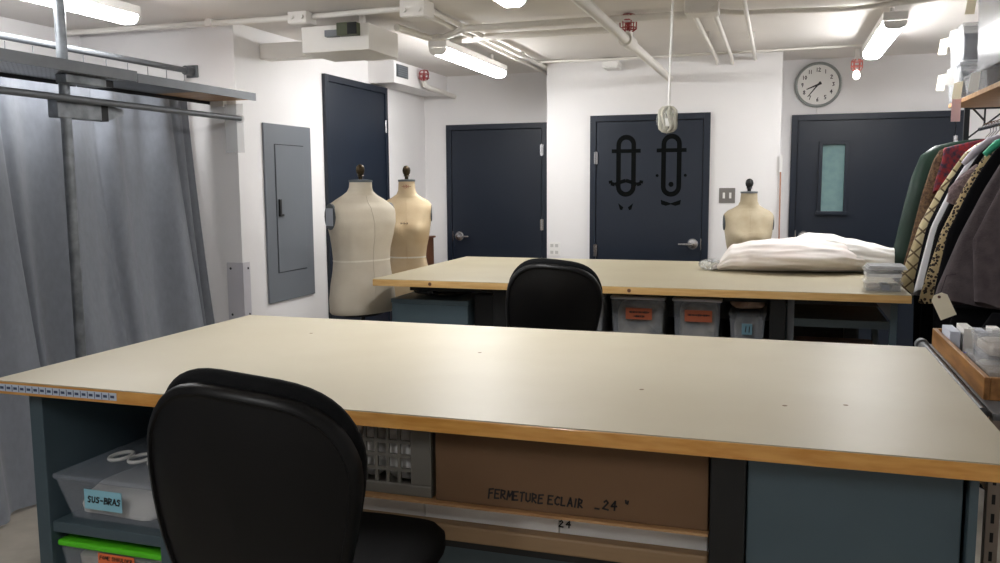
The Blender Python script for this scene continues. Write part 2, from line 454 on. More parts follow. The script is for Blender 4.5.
def figure(cx, kind):
    zt, zb = 1.99, 1.46
    g = G(); ring_poly(g, stadium(cx, zb, zt, 0.085), stadium(cx, zb + 0.042, zt - 0.042, 0.045), Y0, Y1)
    wdec('figure_outline', g)
    wdec('hat_brim', bx(cx - 0.125, cx + 0.125, Y0 - 0.0012, Y0 - 0.0001, 1.835, 1.868))
    if kind == 0:
        g = G()
        pts = [(cx - 0.135, 1.60), (cx - 0.13, 1.575), (cx - 0.095, 1.565), (cx - 0.05, 1.585), (cx, 1.60), (cx + 0.05, 1.585), (cx + 0.095, 1.565), (cx + 0.13, 1.575), (cx + 0.135, 1.60)]
        for p, q in zip(pts, pts[1:]):
            dx, dz = q[0] - p[0], q[1] - p[1]; L = math.hypot(dx, dz); nx, nz = -dz / L * 0.016, dx / L * 0.016
            g.prism([(p[0] - nx, p[1] - nz), (q[0] - nx, q[1] - nz), (q[0] + nx, q[1] + nz), (p[0] + nx, p[1] + nz)], Y0 - 0.0012, Y0 - 0.0001)
        wdec('moustache', g)
        g = G()
        g.prism([(cx - 0.065, 1.405), (cx - 0.02, 1.37), (cx - 0.03, 1.345), (cx - 0.05, 1.35)], Y0, Y1)
        g.prism([(cx + 0.065, 1.405), (cx + 0.05, 1.35), (cx + 0.03, 1.345), (cx + 0.02, 1.37)], Y0, Y1)
        wdec('collar', g)
    else:
        g = G(); disc(g, cx, 1.565, 0.022); wdec('mouth', g)
        for s in (-1, 1):
            g = G(); disc(g, cx + s * 0.118, 1.64, 0.013); wdec('earring', g)
        g = G()
        g.prism([(cx - 0.085, 1.435), (cx, 1.405), (cx + 0.085, 1.435), (cx + 0.08, 1.395), (cx + 0.04, 1.383), (cx, 1.395), (cx - 0.04, 1.383), (cx - 0.08, 1.395)], Y0, Y1)
        wdec('bow_tie', g)
figure(0.315, 0)
figure(0.70, 1)

# ------------------------------------------------------------------ wall fittings
t = thing('electrical_panel', (LX + 0.002, 5.43, 0.755), 'flat grey electrical panel door set in the white wall', 'panel')
obj('panel_cover', bx(LX + 0.001, LX + 0.016, 5.12, 5.735, 0.755, 2.005), GREYPANEL, t, bevel=0.003)
dr = obj('panel_door', bx(LX + 0.0165, LX + 0.022, 5.245, 5.62, 0.965, 1.86), GREYPANEL, t, bevel=0.002)
g = G().box(LX + 0.016, LX + 0.0168, 5.239, 5.626, 0.959, 1.866)
obj('door_gap', g, DARKSTEEL, t)
obj('latch', G().box(LX + 0.022, LX + 0.034, 5.262, 5.285, 1.36, 1.48).box(LX + 0.022, LX + 0.03, 5.285, 5.32, 1.36, 1.375), BLACKM, dr)

t = thing('corner_guard', (LX, RY, 0.0), 'short metal guard screwed over the white wall corner', 'corner guard')
obj('side_flange', bx(LX - 0.12, LX + 0.002, RY - 0.005, RY - 0.0005, 0.1, 1.07), mat('pale_guard', (196, 194, 200), 0.4), t)
obj('front_flange', bx(LX + 0.0005, LX + 0.005, RY - 0.005, RY + 0.075, 0.1, 1.07), mat('pale_guard', (196, 194, 200), 0.4), t)
for z in (1.03, 0.72):
    for s in ((LX - 0.09, RY - 0.006), (LX + 0.0055, RY + 0.05)):
        obj('screw', G().lathe([(0.009, s[1] if s[0] < LX else 0), (0.006, (s[1] if s[0] < LX else 0) - 0.003)], (s[0], 0 if s[0] < LX else s[1], z), 8, 'y'), DARKSTEEL, t)

def plate(name, x0, x1, z0, z1, y, m, label, kind):
    t = thing(name, ((x0 + x1) / 2, y, z0), label, 'switch' if kind == 's' else 'outlet')
    obj('cover_plate', bx(x0, x1, y - 0.006, y - 0.0005, z0, z1), m, t, bevel=0.002)
    for k in (0, 1):
        cx = x0 + (x1 - x0) * (0.3 + 0.4 * k); cz = (z0 + z1) / 2
        if kind == 's':
            obj('toggle', bx(cx - 0.009, cx + 0.009, y - 0.016, y - 0.0062, cz - 0.024, cz + 0.024), PAPERW, t)
        else:
            for s in (-0.03, 0.03):
                obj('socket', bx(cx - 0.014, cx + 0.014, y - 0.0075, y - 0.0062, cz + s - 0.014, cz + s + 0.014), mat('ivory_socket', (196, 194, 190), 0.4), t)
plate('light_switch', -0.478, -0.348, 1.407, 1.532, MY, mat('taupe_plate', (122, 118, 114), 0.4), 'grey double toggle switch plate beside the decorated door', 's')
plate('wall_outlet', -1.955, -1.846, 0.934, 1.058, MY, WHITEP, 'white double wall outlet at the recess corner', 'o')

t = thing('wall_vent', (-3.13, 6.82, 2.51), 'small grey square vent on the corner soffit', 'vent')
obj('vent_frame', bx(-3.13, -3.122, 6.80, 7.03, 2.495, 2.60), GREYPLATE, t)
for k in range(5):
    obj('slat', bx(-3.122, -3.118, 6.815, 7.015, 2.508 + k * 0.018, 2.518 + k * 0.018), GREYPANEL, t)

# clock
cx, cz = 0.291, 2.405
t = thing('wall_clock', (cx, BY, cz), 'round wall clock with grey rim and white dial above the wide door', 'clock')
obj('rim', G().lathe([(0.19, BY - 0.001), (0.192, BY - 0.03), (0.186, BY - 0.045), (0.172, BY - 0.045), (0.168, BY - 0.03)], (cx, 0, cz), 48, 'y', False), mat('grey_clock_rim', (128, 132, 128), 0.4), t, True)
obj('dial', G().lathe([(0.17, BY - 0.028), (0.17, BY - 0.03)], (cx, 0, cz), 48, 'y'), PAPERW, t)
for k in range(1, 13):
    a = PI / 2 - k * PI / 6; h = 0.031; s = str(k)
    wl = h * 0.8 * (1 if len(s) == 1 else 1.6)
    nm = write(G(), s, (cx + 0.125 * math.cos(a) - wl * 0.42, BY - 0.0305, cz + 0.125 * math.sin(a) - h / 2), (1, 0, 0), (0, 0, 1), h, 0.006, adv=0.85, wd=0.75, slant=0, jit=0)
    obj('numeral', nm, INK, t)
def hand(ang, L, wd, y):
    d = Vector((math.sin(ang), 0, math.cos(ang))); n = Vector((d.z, 0, -d.x)); c = Vector((cx, y, cz))
    p = [c - d * 0.03 - n * wd, c + d * L - n * wd * 0.4, c + d * L + n * wd * 0.4, c - d * 0.03 + n * wd]
    return G().prism([(v.x, v.z) for v in p], y, y - 0.002)
obj('hour_hand', hand(math.radians(248), 0.10, 0.009, BY - 0.033), INK, t)
obj('minute_hand', hand(math.radians(219), 0.13, 0.007, BY - 0.036), INK, t)
obj('hub', G().lathe([(0.009, BY - 0.031), (0.009, BY - 0.041)], (cx, 0, cz), 12, 'y'), INK, t)
obj('wire', G().tube([(cx, BY - 0.01, cz - 0.19), (cx - 0.002, BY - 0.006, 2.156)], 0.003, 6), WHITEP, t)

t = thing('measuring_stick', (0.012, 7.40, 0.0), 'slim copper coloured rod with white tip leaning at the wall corner', 'rod')
obj('shaft', G().tube([(0.02, 7.36, 0.0), (0.006, 7.395, 1.66)], 0.006, 8), COPPER, t)
obj('tip', bx(-0.004, 0.018, 7.384, 7.406, 1.66, 1.80), WHITEP, t)

# ------------------------------------------------------------------ ceiling lamps
def lamp(x, y0, y1, zb, label):
    t = thing('fluorescent_lamp', (x, (y0 + y1) / 2, zb), label, 'lamp', 'ceiling fluorescent lamps')
    hw = 0.062
    ht = min(CEIL, zb + 0.12)
    obj('housing', bx(x - hw - 0.006, x + hw + 0.006, y0, y1, zb + 0.047, zb + 0.098), WHITEP, t, bevel=0.006)
    rings = []
    prof = [(-hw * 0.98, 0.046), (-hw, 0.034), (-hw * 0.85, 0.012), (-hw * 0.5, 0.0), (hw * 0.5, 0.0), (hw * 0.85, 0.012), (hw, 0.034), (hw * 0.98, 0.046)]
    for y in (y0 + 0.022, y1 - 0.022):
        rings.append([(x + a, y, zb + b) for a, b in prof])
    obj('diffuser', G().loft(rings), LAMPM, t)
    for ya, yb in ((y0, y0 + 0.0215), (y1 - 0.0215, y1)):
        rings = [[(x + a * 1.02, y, zb + b - 0.001) for a, b in prof] for y in (ya, yb)]
        obj('end_cap', G().loft(rings), WHITEP, t)
    for y in (y0 + 0.2, y1 - 0.2):
        if zb + 0.098 < CEIL - 0.004:
            obj('mounting_stem', G().tube([(x, y, zb + 0.098), (x, y, CEIL)], 0.012, 8), WHITEP, t)
    return t
lamp(-3.505, 2.84, 4.08, 2.485, 'lit fluorescent lamp over the steel shelf and curtain')
lamp(-2.25, 5.56, 6.94, 2.46, 'lit fluorescent lamp near the dress forms and white duct box')
lamp(-1.18, 2.60, 3.86, 2.38, 'lit fluorescent lamp over the near cutting table')
lamp(0.613, 5.55, 6.89, 2.46, 'lit fluorescent lamp before the wall clock')
lamp(-1.18, -0.9, 0.36, 2.38, 'added unseen fluorescent lamp behind the near office chair, lighting the fronts')  # added lamp out of view, brightens the fronts below the near table

# ------------------------------------------------------------------ conduits, pipes, boxes on the ceiling
def conduit(pts, r, label, clips=(), name='ceiling_conduit', cat='conduit'):
    t = thing(name, (pts[0][0], pts[0][1], pts[0][2]), label, cat)
    obj('pipe', G().tube(pts, r, 10), PIPEW, t, True)
    for c in clips:
        obj('clip', bx(c[0] - 0.02, c[0] + 0.02, c[1] - 0.025, c[1] + 0.025, CEIL - 0.045, CEIL - 0.0005), PIPEW, t)
    return t
Z = 2.598
conduit([(-4.6, 4.67, Z), (-2.88, 4.74, Z)], 0.018, 'white conduit along the ceiling above the curtain end', [(-3.45, 4.715)])
conduit([(-2.73, 4.745, Z), (-2.11, 4.71, Z)], 0.018, 'white conduit between the two ceiling junction boxes')
conduit([(-2.06, 4.80, Z), (-2.09, 7.97, Z)], 0.016, 'white conduit running from junction box to recess corner')
conduit([(-1.985, 4.80, Z), (-1.99, 7.97, Z)], 0.016, 'white conduit running beside the bump-out corner', [(-1.99, 6.7)])
conduit([(-2.34, 5.10, 2.57), (-2.3, 5.54, 2.57), (-2.18, 5.54, 2.57), (-1.95, 5.29, 2.57), (-1.75, 5.30, 2.57), (-1.337, 5.354, 2.58), (-0.55, 5.40, 2.585)], 0.022, 'white bent conduit from the duct box to the far junction box')
conduit([(-2.345, 5.86, 2.59), (-2.0, 5.75, 2.59), (-1.02, 5.72, 2.58), (-0.96, 5.71, 2.47)], 0.024, 'straight white pipe branching off the sprinkler pipe')
conduit([(-2.0, 7.13, Z), (-1.33, 7.17, Z), (0.58, 7.12, Z)], 0.009, 'thin white conduit along the top of the boxed-out wall')
conduit([(-0.40, 5.395, 2.595), (-0.25, 5.50, 2.595), (0.4, 5.60, 2.595), (0.8, 5.46, 2.595), (1.2, 5.3, 2.595)], 0.016, 'white conduit curving towards the garment rack')
conduit([(-0.515, 5.32, 2.58), (-0.515, 7.30, 2.58), (-0.515, 7.405, 2.55)], 0.015, 'left white conduit of the pair behind the far junction box', [(-0.515, 6.3)])
conduit([(-0.395, 5.32, 2.58), (-0.395, 7.30, 2.58), (-0.395, 7.405, 2.55)], 0.015, 'right white conduit of the pair behind the far junction box')
conduit([(-0.215, 3.8, 2.575), (-0.215, 7.405, 2.575)], 0.014, 'single white conduit passing right of the far junction box', [(-0.215, 6.4)])
def jbox(x0, x1, y0, y1, z0, label):
    t = thing('junction_box', ((x0 + x1) / 2, (y0 + y1) / 2, z0), label, 'junction box')
    obj('box_body', bx(x0, x1, y0, y1, z0, CEIL - 0.001), PIPEW, t, bevel=0.004)
    obj('cover', bx(x0 + 0.008, x1 - 0.008, y0 + 0.008, y1 - 0.008, z0 - 0.004, z0 - 0.0005), PIPEW, t)
    for xx in (x0 + 0.03, x1 - 0.03):
        obj('knockout', G().lathe([(0.013, y0 - 0.012), (0.013, y0 - 0.0005)], (xx, 0, z0 + 0.035), 10, 'y'), PIPEW, t)
jbox(-2.87, -2.74, 4.68, 4.80, 2.555, 'white ceiling junction box above the duct box')
jbox(-2.09, -1.94, 4.60, 4.76, 2.53, 'white ceiling junction box between conduit runs by the bright lamp')
jbox(-0.55, -0.36, 5.15, 5.31, 2.55, 'white ceiling junction box feeding the paired conduits')
t = thing('ceiling_sensor', (-1.37, 7.28, 2.52), 'small white box at the top of the boxed-out wall', 'box')
obj('sensor_body', bx(-1.44, -1.30, 7.20, 7.405, 2.545, 2.588), WHITEP, t, bevel=0.006)
obj('sensor_cover', bx(-1.43, -1.31, 7.21, 7.40, 2.535, 2.5445), WHITEP, t)

def cage(t, x, y, z0, z1, r=0.045, m=RED):
    g = G()
    for k in range(6):
        a = k * PI / 3
        p = [(x + math.cos(a) * r * q, y + math.sin(a) * r * q, z0 + (z1 - z0) * h) for q, h in ((0.5, 0), (0.95, 0.12), (1, 0.7), (0.8, 0.92), (0.05, 1.0))]
        g.tube(p, 0.0042, 5)
    for q, h in ((1, 0.2), (1, 0.6)):
        g.tube([(x + r * math.cos(2 * PI * k / 14), y + r * math.sin(2 * PI * k / 14), z0 + (z1 - z0) * h) for k in range(15)], 0.0042, 5)
    obj('wire_guard', g, m, t)
t = thing('sprinkler_pipe', (-0.92, 4.0, 2.45), 'thick white sprinkler pipe crossing the ceiling to the boxed-out wall', 'pipe')
obj('pipe', G().tube([(-0.94, 2.9, 2.45), (-0.90, 7.42, 2.45)], 0.03, 14), PIPEW, t, True)
obj('tee_fitting', G().tube([(-0.917, 5.30, 2.45), (-0.917, 5.52, 2.45)], 0.043, 14).tube([(-0.917, 5.41, 2.45), (-0.917, 5.41, 2.505)], 0.03, 12), PIPEW, t, True)
h = obj('sprinkler_head', G().lathe([(0.012, 2.516), (0.012, 2.55), (0.02, 2.555), (0.02, 2.56)], (-0.917, 5.41, 0), 10), RED, t)
cage(t, -0.917, 5.41, 2.507, 2.618, 0.052)
t = thing('caged_sprinkler', (-3.06, 7.3, 2.46), 'red caged sprinkler on white elbow pipe in the back left corner', 'sprinkler')
obj('pipe', G().tube([(-3.05, 7.965, 2.43), (-3.06, 7.36, 2.455), (-3.07, 7.28, 2.47), (-3.07, 7.26, 2.505)], 0.022, 12), PIPEW, t, True)
obj('head', G().lathe([(0.014, 2.505), (0.014, 2.545), (0.024, 2.55)], (-3.07, 7.26, 0), 10), RED, t)
cage(t, -3.07, 7.26, 2.51, 2.60, 0.045)
t = thing('caged_sprinkler', (0.56, 7.5, 2.40), 'red caged sprinkler with white bulb beside the wall clock', 'sprinkler')
obj('pipe', G().tube([(0.56, 7.5, 2.545), (0.56, 7.5, CEIL)], 0.018, 10), PIPEW, t, True)
cage(t, 0.56, 7.5, 2.545, 2.455, 0.042, mat('pale_red_cage', (214, 120, 112), 0.4))
obj('fitting', G().lathe([(0.012, 2.46), (0.024, 2.44), (0.028, 2.415), (0.02, 2.395), (0.004, 2.388)], (0.56, 7.5, 0), 14), emit('fitting_glow', (255, 250, 242), 2.0), t, True)  # no lamp: glow put on the white fitting, stands in for glare

# duct box
t = thing('duct_box', (-2.57, 4.93, 2.38), 'white painted duct box hanging under the ceiling', 'duct')
obj('box_body', bx(-2.80, -2.345, 4.72, 5.13, 2.38, 2.535), PIPEW, t, bevel=0.004)
obj('side_duct', bx(LX, -2.45, 5.131, 5.27, 2.43, 2.53), PIPEW, t)
obj('hanger', bx(-2.5, -2.47, 4.9, 4.93, 2.535, CEIL), PIPEW, t)
a = obj('actuator', bx(-2.53, -2.40, 4.66, 4.718, 2.462, 2.535), mat('olive_actuator', (62, 68, 40), 0.5), t, bevel=0.004)
obj('actuator_clamp', bx(-2.62, -2.535, 4.68, 4.718, 2.462, 2.50), ZINC, t)
obj('actuator_cap', bx(-2.455, -2.395, 4.655, 4.6595, 2.465, 2.532), BLACKP, a)

# hanging cord with bundled plastic
t = thing('hanging_cord', (-0.535, 4.4, 1.83), 'white cord hanging from the ceiling with bundled end in clear plastic', 'cord')
obj('cord', G().tube([(-0.525, 4.4, CEIL), (-0.53, 4.4, 2.3), (-0.537, 4.4, 1.95)], 0.006, 8), WHITEP, t)
g = G()
for k in range(4):
    a = k * PI / 4 + 0.3; pts = []
    for q in range(17):
        b = 2 * PI * q / 16
        rr = 0.05 * math.sin(b)
        pts.append((-0.542 + math.cos(a) * rr + 0.008 * math.sin(b * 3 + k), 4.4 + math.sin(a) * rr * 0.7, 1.895 + 0.062 * math.cos(b)))
    g.tube(pts, 0.0075, 6)
obj('cord_loops', g, mat('aged_cord', (196, 192, 176), 0.5), t, True)
obj('plug', bx(-0.555, -0.525, 4.37, 4.40, 1.86, 1.90), WHITEP, t, bevel=0.005)
obj('plastic_bag', G().blob((-0.542, 4.4, 1.893), (0.105, 0.09, 0.14), 5, 0.1, 18, 10, 0.9), mat('clear_film', (232, 234, 228), 0.12, alpha=0.16), t, True)

# ------------------------------------------------------------------ curtain, rod, steel shelf (left)
t = thing('curtain_rod', (-3.69, 4.5, 2.325), 'grey metal curtain rod on a square wall flange', 'curtain rod')
obj('rod', G().tube([(-3.69, 0.2, 2.325), (-3.69, 4.825, 2.325)], 0.019, 12), ZINC, t, True)
fl = obj('flange', bx(-3.735, -3.645, 4.826, 4.8385, 2.285, 2.365), ZINC, t, bevel=0.004)
obj('socket', G().tube([(-3.69, 4.76, 2.325), (-3.69, 4.826, 2.325)], 0.03, 14), ZINC, t, True)

def cur(u, v):
    y = 0.45 + 4.34 * u
    z = 2.245 - 2.225 * v
    a = (0.018 + 0.024 * min(1, v * 1.6))
    ph = y * 2 * PI / 0.40
    x = -3.69 + 0.24 * v ** 1.2 + a * math.sin(ph + 0.8 * math.sin(y * 2.1)) + 0.5 * a * math.sin(ph * 0.53 + 1.3 + 0.5 * v) + 0.012 * math.sin(ph * 1.9 + 2 * v)
    for yc, dp in ((3.33, 0.05), (4.60, 0.05), (4.72, 0.04), (2.7, 0.04), (3.95, 0.03)):
        x -= dp * math.exp(-((y - yc - 0.03 * v) / 0.022) ** 2) * (0.3 + 0.7 * min(1, v * 2))
    return (x, y, z)
t = thing('curtain', (-3.6, 3.0, 0.02), 'grey floor-length curtain hanging in soft folds', 'curtain')
obj('cloth', G().grid(cur, 520, 28), CURT, t, True, ang=180)
hem = obj('header_tape', G().grid(lambda u, v: (cur(u, 0)[0] + 0.004, cur(u, 0)[1], 2.245 - 0.05 * v), 320, 1), CURT, t, True, ang=180)
k = 0
y = 2.2
while y < 4.78:
    xx = cur((y - 0.45) / 4.34, 0)[0]
    obj('hook', G().tube([(xx, y, 2.235), (-3.69, y, 2.26), (-3.69, y, 2.303)], 0.0025, 5), ZINC, t)
    y += 0.17

t = thing('steel_shelf_rack', (-3.365, 3.42, 0), 'grey perforated steel shelf with post and hanging rail along the curtain', 'shelf')
PX, PY = -3.365, 3.42
po = obj('post', G().tube([(PX, PY, 0), (PX, PY, CEIL)], 0.026, 14), GALV, t, True)
obj('floor_flange', G().lathe([(0.06, 0.0), (0.06, 0.01), (0.035, 0.03), (0.03, 0.03)], (PX, PY, 0), 16), GALV, t)
obj('perforated_panel', bx(-3.56, -3.215, 1.2, 3.70, 2.125, 2.133), PERF, t)
obj('front_lip', bx(-3.2145, -3.205, 1.2, 3.75, 2.122, 2.175), ZINC, t)
obj('back_lip', bx(-3.57, -3.561, 1.2, 3.70, 2.105, 2.165), DARKSTEEL, t)
obj('plywood_panel', bx(-3.55, -3.215, 4.30, 4.82, 2.125, 2.145), WOOD, t)
obj('steel_panel', bx(-3.55, -3.215, 3.705, 4.299, 2.125, 2.145), ZINC, t)
obj('front_lip', bx(-3.2145, -3.205, 3.755, 4.82, 2.118, 2.165), ZINC, t)
obj('back_lip', bx(-3.56, -3.551, 3.705, 4.82, 2.105, 2.165), DARKSTEEL, t)
obj('upper_bracket', bx(-3.337, -3.27, 3.34, 3.60, 2.078, 2.121), GALV, t, bevel=0.004)
ub = obj('bracket_plug', bx(-3.335, -3.272, 3.6005, 3.65, 2.082, 2.118), BLACKP, t)
br = obj('lower_bracket', bx(-3.40, -3.3375, 3.345, 3.63, 1.915, 2.012), GALV, t, bevel=0.004)
obj('end_plug', bx(-3.395, -3.342, 3.6305, 3.68, 1.915, 2.010), BLACKP, br)
g = G().loft([[(-3.39, 3.6805, 1.92), (-3.345, 3.6805, 1.92), (-3.345, 3.6805, 2.0), (-3.39, 3.6805, 2.0)], [(-3.375, 3.80, 1.955), (-3.35, 3.80, 1.955), (-3.35, 3.80, 1.985), (-3.375, 3.80, 1.985)]])
obj('tapered_arm', g, GALV, br)
obj('hanging_rail', G().tube([(-3.305, 1.2, 2.01), (-3.305, 4.785, 2.005)], 0.017, 12), ZINC, t, True)
obj('end_plate', bx(-3.425, -3.29, 4.79, 4.798, 1.79, 2.10), ACRYL, t)
obj('rail_flange', G().lathe([(0.028, 4.772), (0.028, 4.789)], (-3.305, 0, 2.005), 14, 'y'), ACRYL, t, True)
obj('end_block', bx(-3.40, -3.26, 4.70, 4.80, 2.146, 2.19), WHITEP, t, bevel=0.01)
obj('wall_bracket', bx(-3.54, -3.44, 4.80, 4.838, 2.09, 2.124), WHITEP, t)

# ================================================================== TABLES
TZ = 1.005
t = thing('cutting_table', (-0.865, 2.58, 0), 'large beige topped cutting table with orange birch edge and office chair before it', 'table')
X0, X1, Yf, Yb = -2.235, 0.502, 1.92, 3.247
obj('top_core', bx(X0, X1, Yf, Yb, TZ - 0.040, TZ - 0.003), BIRCH, t, bevel=0.002)
lam = obj('linoleum_top', bx(X0 + 0.002, X1 - 0.002, Yf + 0.002, Yb - 0.002, TZ - 0.003, TZ), LINO, t)
for (px_, py_) in ((-0.96, 2.72), (-0.35, 2.35), (0.03, 2.28), (0.18, 2.33), (-1.72, 2.9)):
    obj('stain', G().lathe([(0.007, TZ), (0.006, TZ + 0.0004)], (px_, py_, 0), 8), mat('brown_stain', (120, 100, 78), 0.7), lam)
tp = obj('measuring_tape', bx(X0 + 0.01, -1.772, Yf - 0.0012, Yf - 0.0001, TZ - 0.031, TZ - 0.009), mat('pale_blue_tape', (196, 208, 226), 0.5), t)
g = G()
x = X0 + 0.03; q = 0
while x < -1.79:
    g.box(x, x + 0.0022, Yf - 0.0018, Yf - 0.0013, TZ - 0.0295, TZ - 0.0105)
    g.box(x + 0.006, x + 0.0195, Yf - 0.0018, Yf - 0.0013, TZ - 0.024, TZ - 0.0165)
    x += 0.0254; q += 1
obj('printed_marks', g, mat('dark_blue_print', (62, 74, 104), 0.6), tp)
for (lx, ly) in ((-0.134, 1.99), (-0.134, 3.08), (-1.60, 3.08)):
    obj('leg', bx(lx, lx + 0.081, ly, ly + 0.081, 0, TZ - 0.0405), BLACKM, t, bevel=0.004)
obj('under_rail', bx(-1.66, -0.06, 3.10, 3.14, TZ - 0.12, TZ - 0.0405), BLACKM, t)
obj('shelf_board', bx(-1.655, -0.137, 2.0, 3.07, 0.744, 0.751), WOOD, t)
obj('front_beam', bx(-1.655, -0.137, 2.02, 2.06, 0.641, 0.686), mat('dull_tan_beam', (150, 122, 90), 0.55, var=0.12, vscale=5, stretch=(1, 8, 8)), t, bevel=0.006)
obj('lower_board', bx(-1.655, -0.137, 2.03, 3.07, 0.622, 0.640), BLACKM, t)

# far table
t = thing('cutting_table', (-0.85, 5.55, 0), 'far beige cutting table with pale pine edge carrying the white tulle', 'table')
X0b, X1b, Yfb, Ybb = -2.36, 0.655, 4.72, 6.385
obj('top_core', bx(X0b, X1b, Yfb, Ybb, TZ - 0.043, TZ - 0.003), PINE, t, bevel=0.002)
lam2 = obj('linoleum_top', bx(X0b + 0.002, X1b - 0.002, Yfb + 0.002, Ybb - 0.002, TZ - 0.003, TZ), LINO2, t)
for xk in (-1.98, -0.78):
    obj('wood_knot', G().lathe([(0.011, Yfb - 0.0008), (0.01, Yfb - 0.0002)], (xk, 0, TZ - 0.022), 10, 'y'), BROWNW, t)
for (lx, ly) in ((-1.62, 4.84), (-0.03, 4.82), (-1.62, 6.2), (0.45, 6.2)):
    obj('leg', bx(lx, lx + 0.083, ly, ly + 0.083, 0, TZ - 0.0435), BLACKM, t, bevel=0.004)
obj('under_rail', bx(-2.2, 0.55, 4.92, 4.96, TZ - 0.09, TZ - 0.0435), BLACKM, t)
obj('stretcher', bx(-1.53, 0.45, 6.22, 6.26, TZ - 0.16, TZ - 0.0435), BLACKM, t)
obj('shelf_board', bx(-1.53, -0.035, 4.86, 6.18, 0.60, 0.618), BLACKM, t)
obj('back_panel', bx(-2.2, 0.55, 6.29, 6.31, 0.05, TZ - 0.0435), BLACKM, t)  # added black sheet, stands in for the shade under the far table

# ------------------------------------------------------------------ under the near table
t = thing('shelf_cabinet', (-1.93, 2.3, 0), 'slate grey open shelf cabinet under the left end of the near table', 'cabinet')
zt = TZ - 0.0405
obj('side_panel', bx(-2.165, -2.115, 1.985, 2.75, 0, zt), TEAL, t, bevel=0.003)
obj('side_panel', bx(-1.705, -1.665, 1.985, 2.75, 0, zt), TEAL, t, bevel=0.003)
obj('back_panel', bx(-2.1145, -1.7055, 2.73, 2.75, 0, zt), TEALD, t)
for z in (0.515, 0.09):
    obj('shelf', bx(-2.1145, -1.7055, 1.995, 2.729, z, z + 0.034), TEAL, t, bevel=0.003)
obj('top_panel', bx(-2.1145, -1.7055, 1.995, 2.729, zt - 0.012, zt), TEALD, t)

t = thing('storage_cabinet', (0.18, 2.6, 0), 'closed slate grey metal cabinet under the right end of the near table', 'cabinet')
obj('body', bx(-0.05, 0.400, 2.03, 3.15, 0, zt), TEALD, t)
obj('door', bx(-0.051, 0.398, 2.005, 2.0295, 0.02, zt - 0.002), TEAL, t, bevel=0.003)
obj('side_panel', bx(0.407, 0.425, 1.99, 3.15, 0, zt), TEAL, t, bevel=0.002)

t = thing('drawer_cabinet', (-0.9, 2.5, 0), 'low slate grey metal cabinet below the cardboard box shelf', 'cabinet')
obj('body', bx(-1.66, -0.145, 2.10, 3.0, 0, 0.615), TEALD, t)
for k in range(2):
    d_ = obj('drawer_front', bx(-1.655 + k * 0.763, -0.91 + k * 0.763, 2.085, 2.0995, 0.32, 0.612), TEAL, t, bevel=0.003)
    obj('drawer_front', bx(-1.655 + k * 0.763, -0.91 + k * 0.763, 2.085, 2.0995, 0.02, 0.312), TEAL, t, bevel=0.003)
    obj('pull', G().tube([(-1.35 + k * 0.763, 2.084, 0.48), (-1.35 + k * 0.763, 2.06, 0.48), (-1.22 + k * 0.763, 2.06, 0.48), (-1.22 + k * 0.763, 2.084, 0.48)], 0.005, 6), CHROME, d_)

# clear boxes -----------------------------------------------------------
def bin_body(x0, x1, y0, y1, z0, z1, tp=0.02):
    g = G(); th = 0.003
    def ring(ix, z, d): return [(x0 + ix + d, y0 + ix + d, z), (x1 - ix - d, y0 + ix + d, z), (x1 - ix - d, y1 - ix - d, z), (x0 + ix + d, y1 - ix - d, z)]
    g.loft([ring(tp, z0, 0), ring(0, z1, 0), ring(0, z1, th), ring(tp, z0 + th, th)], False)
    n = len(g.v) - 16
    g.f.append((3, 2, 1, 0)); g.f.append((12, 13, 14, 15))
    return g
def bin_(name, x0, x1, y0, y1, z0, z1, label, cat='storage box', lid=CLEARW, body=CLEAR, group=None, contents=CLOTHW, fill=0.55, tp=0.02, lid_h=0.018, loc_seed=1, handles=0):
    t = thing(name, ((x0 + x1) / 2, (y0 + y1) / 2, z0), label, cat, group)
    zl = z1 - lid_h
    obj('tub', bin_body(x0 + 0.008, x1 - 0.008, y0 + 0.008, y1 - 0.008, z0, zl, tp), body, t)
    l = obj('lid', bx(x0, x1, y0, y1, zl + 0.0005, z1), lid, t, bevel=0.006)
    if contents is not None:
        hh = (zl - z0) * fill
        obj('contents', G().blob(((x0 + x1) / 2, (y0 + y1) / 2, z0 + 0.005 + hh / 2), ((x1 - x0) - 2 * tp - 0.035, (y1 - y0) - 2 * tp - 0.035, hh), loc_seed, 0.08, 28, 12, 0.38), contents, t, True)
    return t, l

t, l = bin_('storage_box', -2.112, -1.710, 2.0, 2.62, 0.5495, 0.70, 'clear lidded box with blue handwritten label on the cabinet shelf', tp=0.03, lid=CLEARL, fill=0.7, contents=PAPERW)
for k in range(3):
    cxk = -2.025 + k * 0.078
    pts = [(cxk + 0.03 * math.cos(2 * PI * q / 16), 2.20 + 0.045 * math.sin(2 * PI * q / 16), 0.7018) for q in range(17)]
    obj('lid_moulding', G().tube(pts, 0.006, 6), PAPERW, l, True)
yl = 2.0065
lb = obj('label', bx(-1.995, -1.855, yl - 0.0015, yl, 0.600, 0.662), LABBLUE, t)
obj('lettering', write(G(), 'SUS-BRAS', (-1.982, yl - 0.0017, 0.622), (1, 0, 0), (0, 0, 1), 0.0185, 0.0042, adv=0.84, seed=3), INK, lb)
t, l = bin_('storage_box', -2.108, -1.712, 2.0, 2.62, 0.3, 0.488, 'clear box with lime green lid and orange label under the shelf', lid=LIME, fill=0.95, tp=0.02, lid_h=0.02, loc_seed=4)
lb = obj('label', bx(-1.955, -1.82, 2.0035, 2.005, 0.402, 0.464), LABOR, t)
g = write(G(), 'FOME SHOULDER', (-1.948, 2.0033, 0.445), (1, 0, 0), (0, 0, 1), 0.011, 0.0022, adv=0.88, seed=4)
write(g, 'PADS', (-1.90, 2.0033, 0.424), (1, 0, 0), (0, 0, 1), 0.011, 0.0022, adv=0.88, seed=5)
obj('lettering', g, INK, lb)

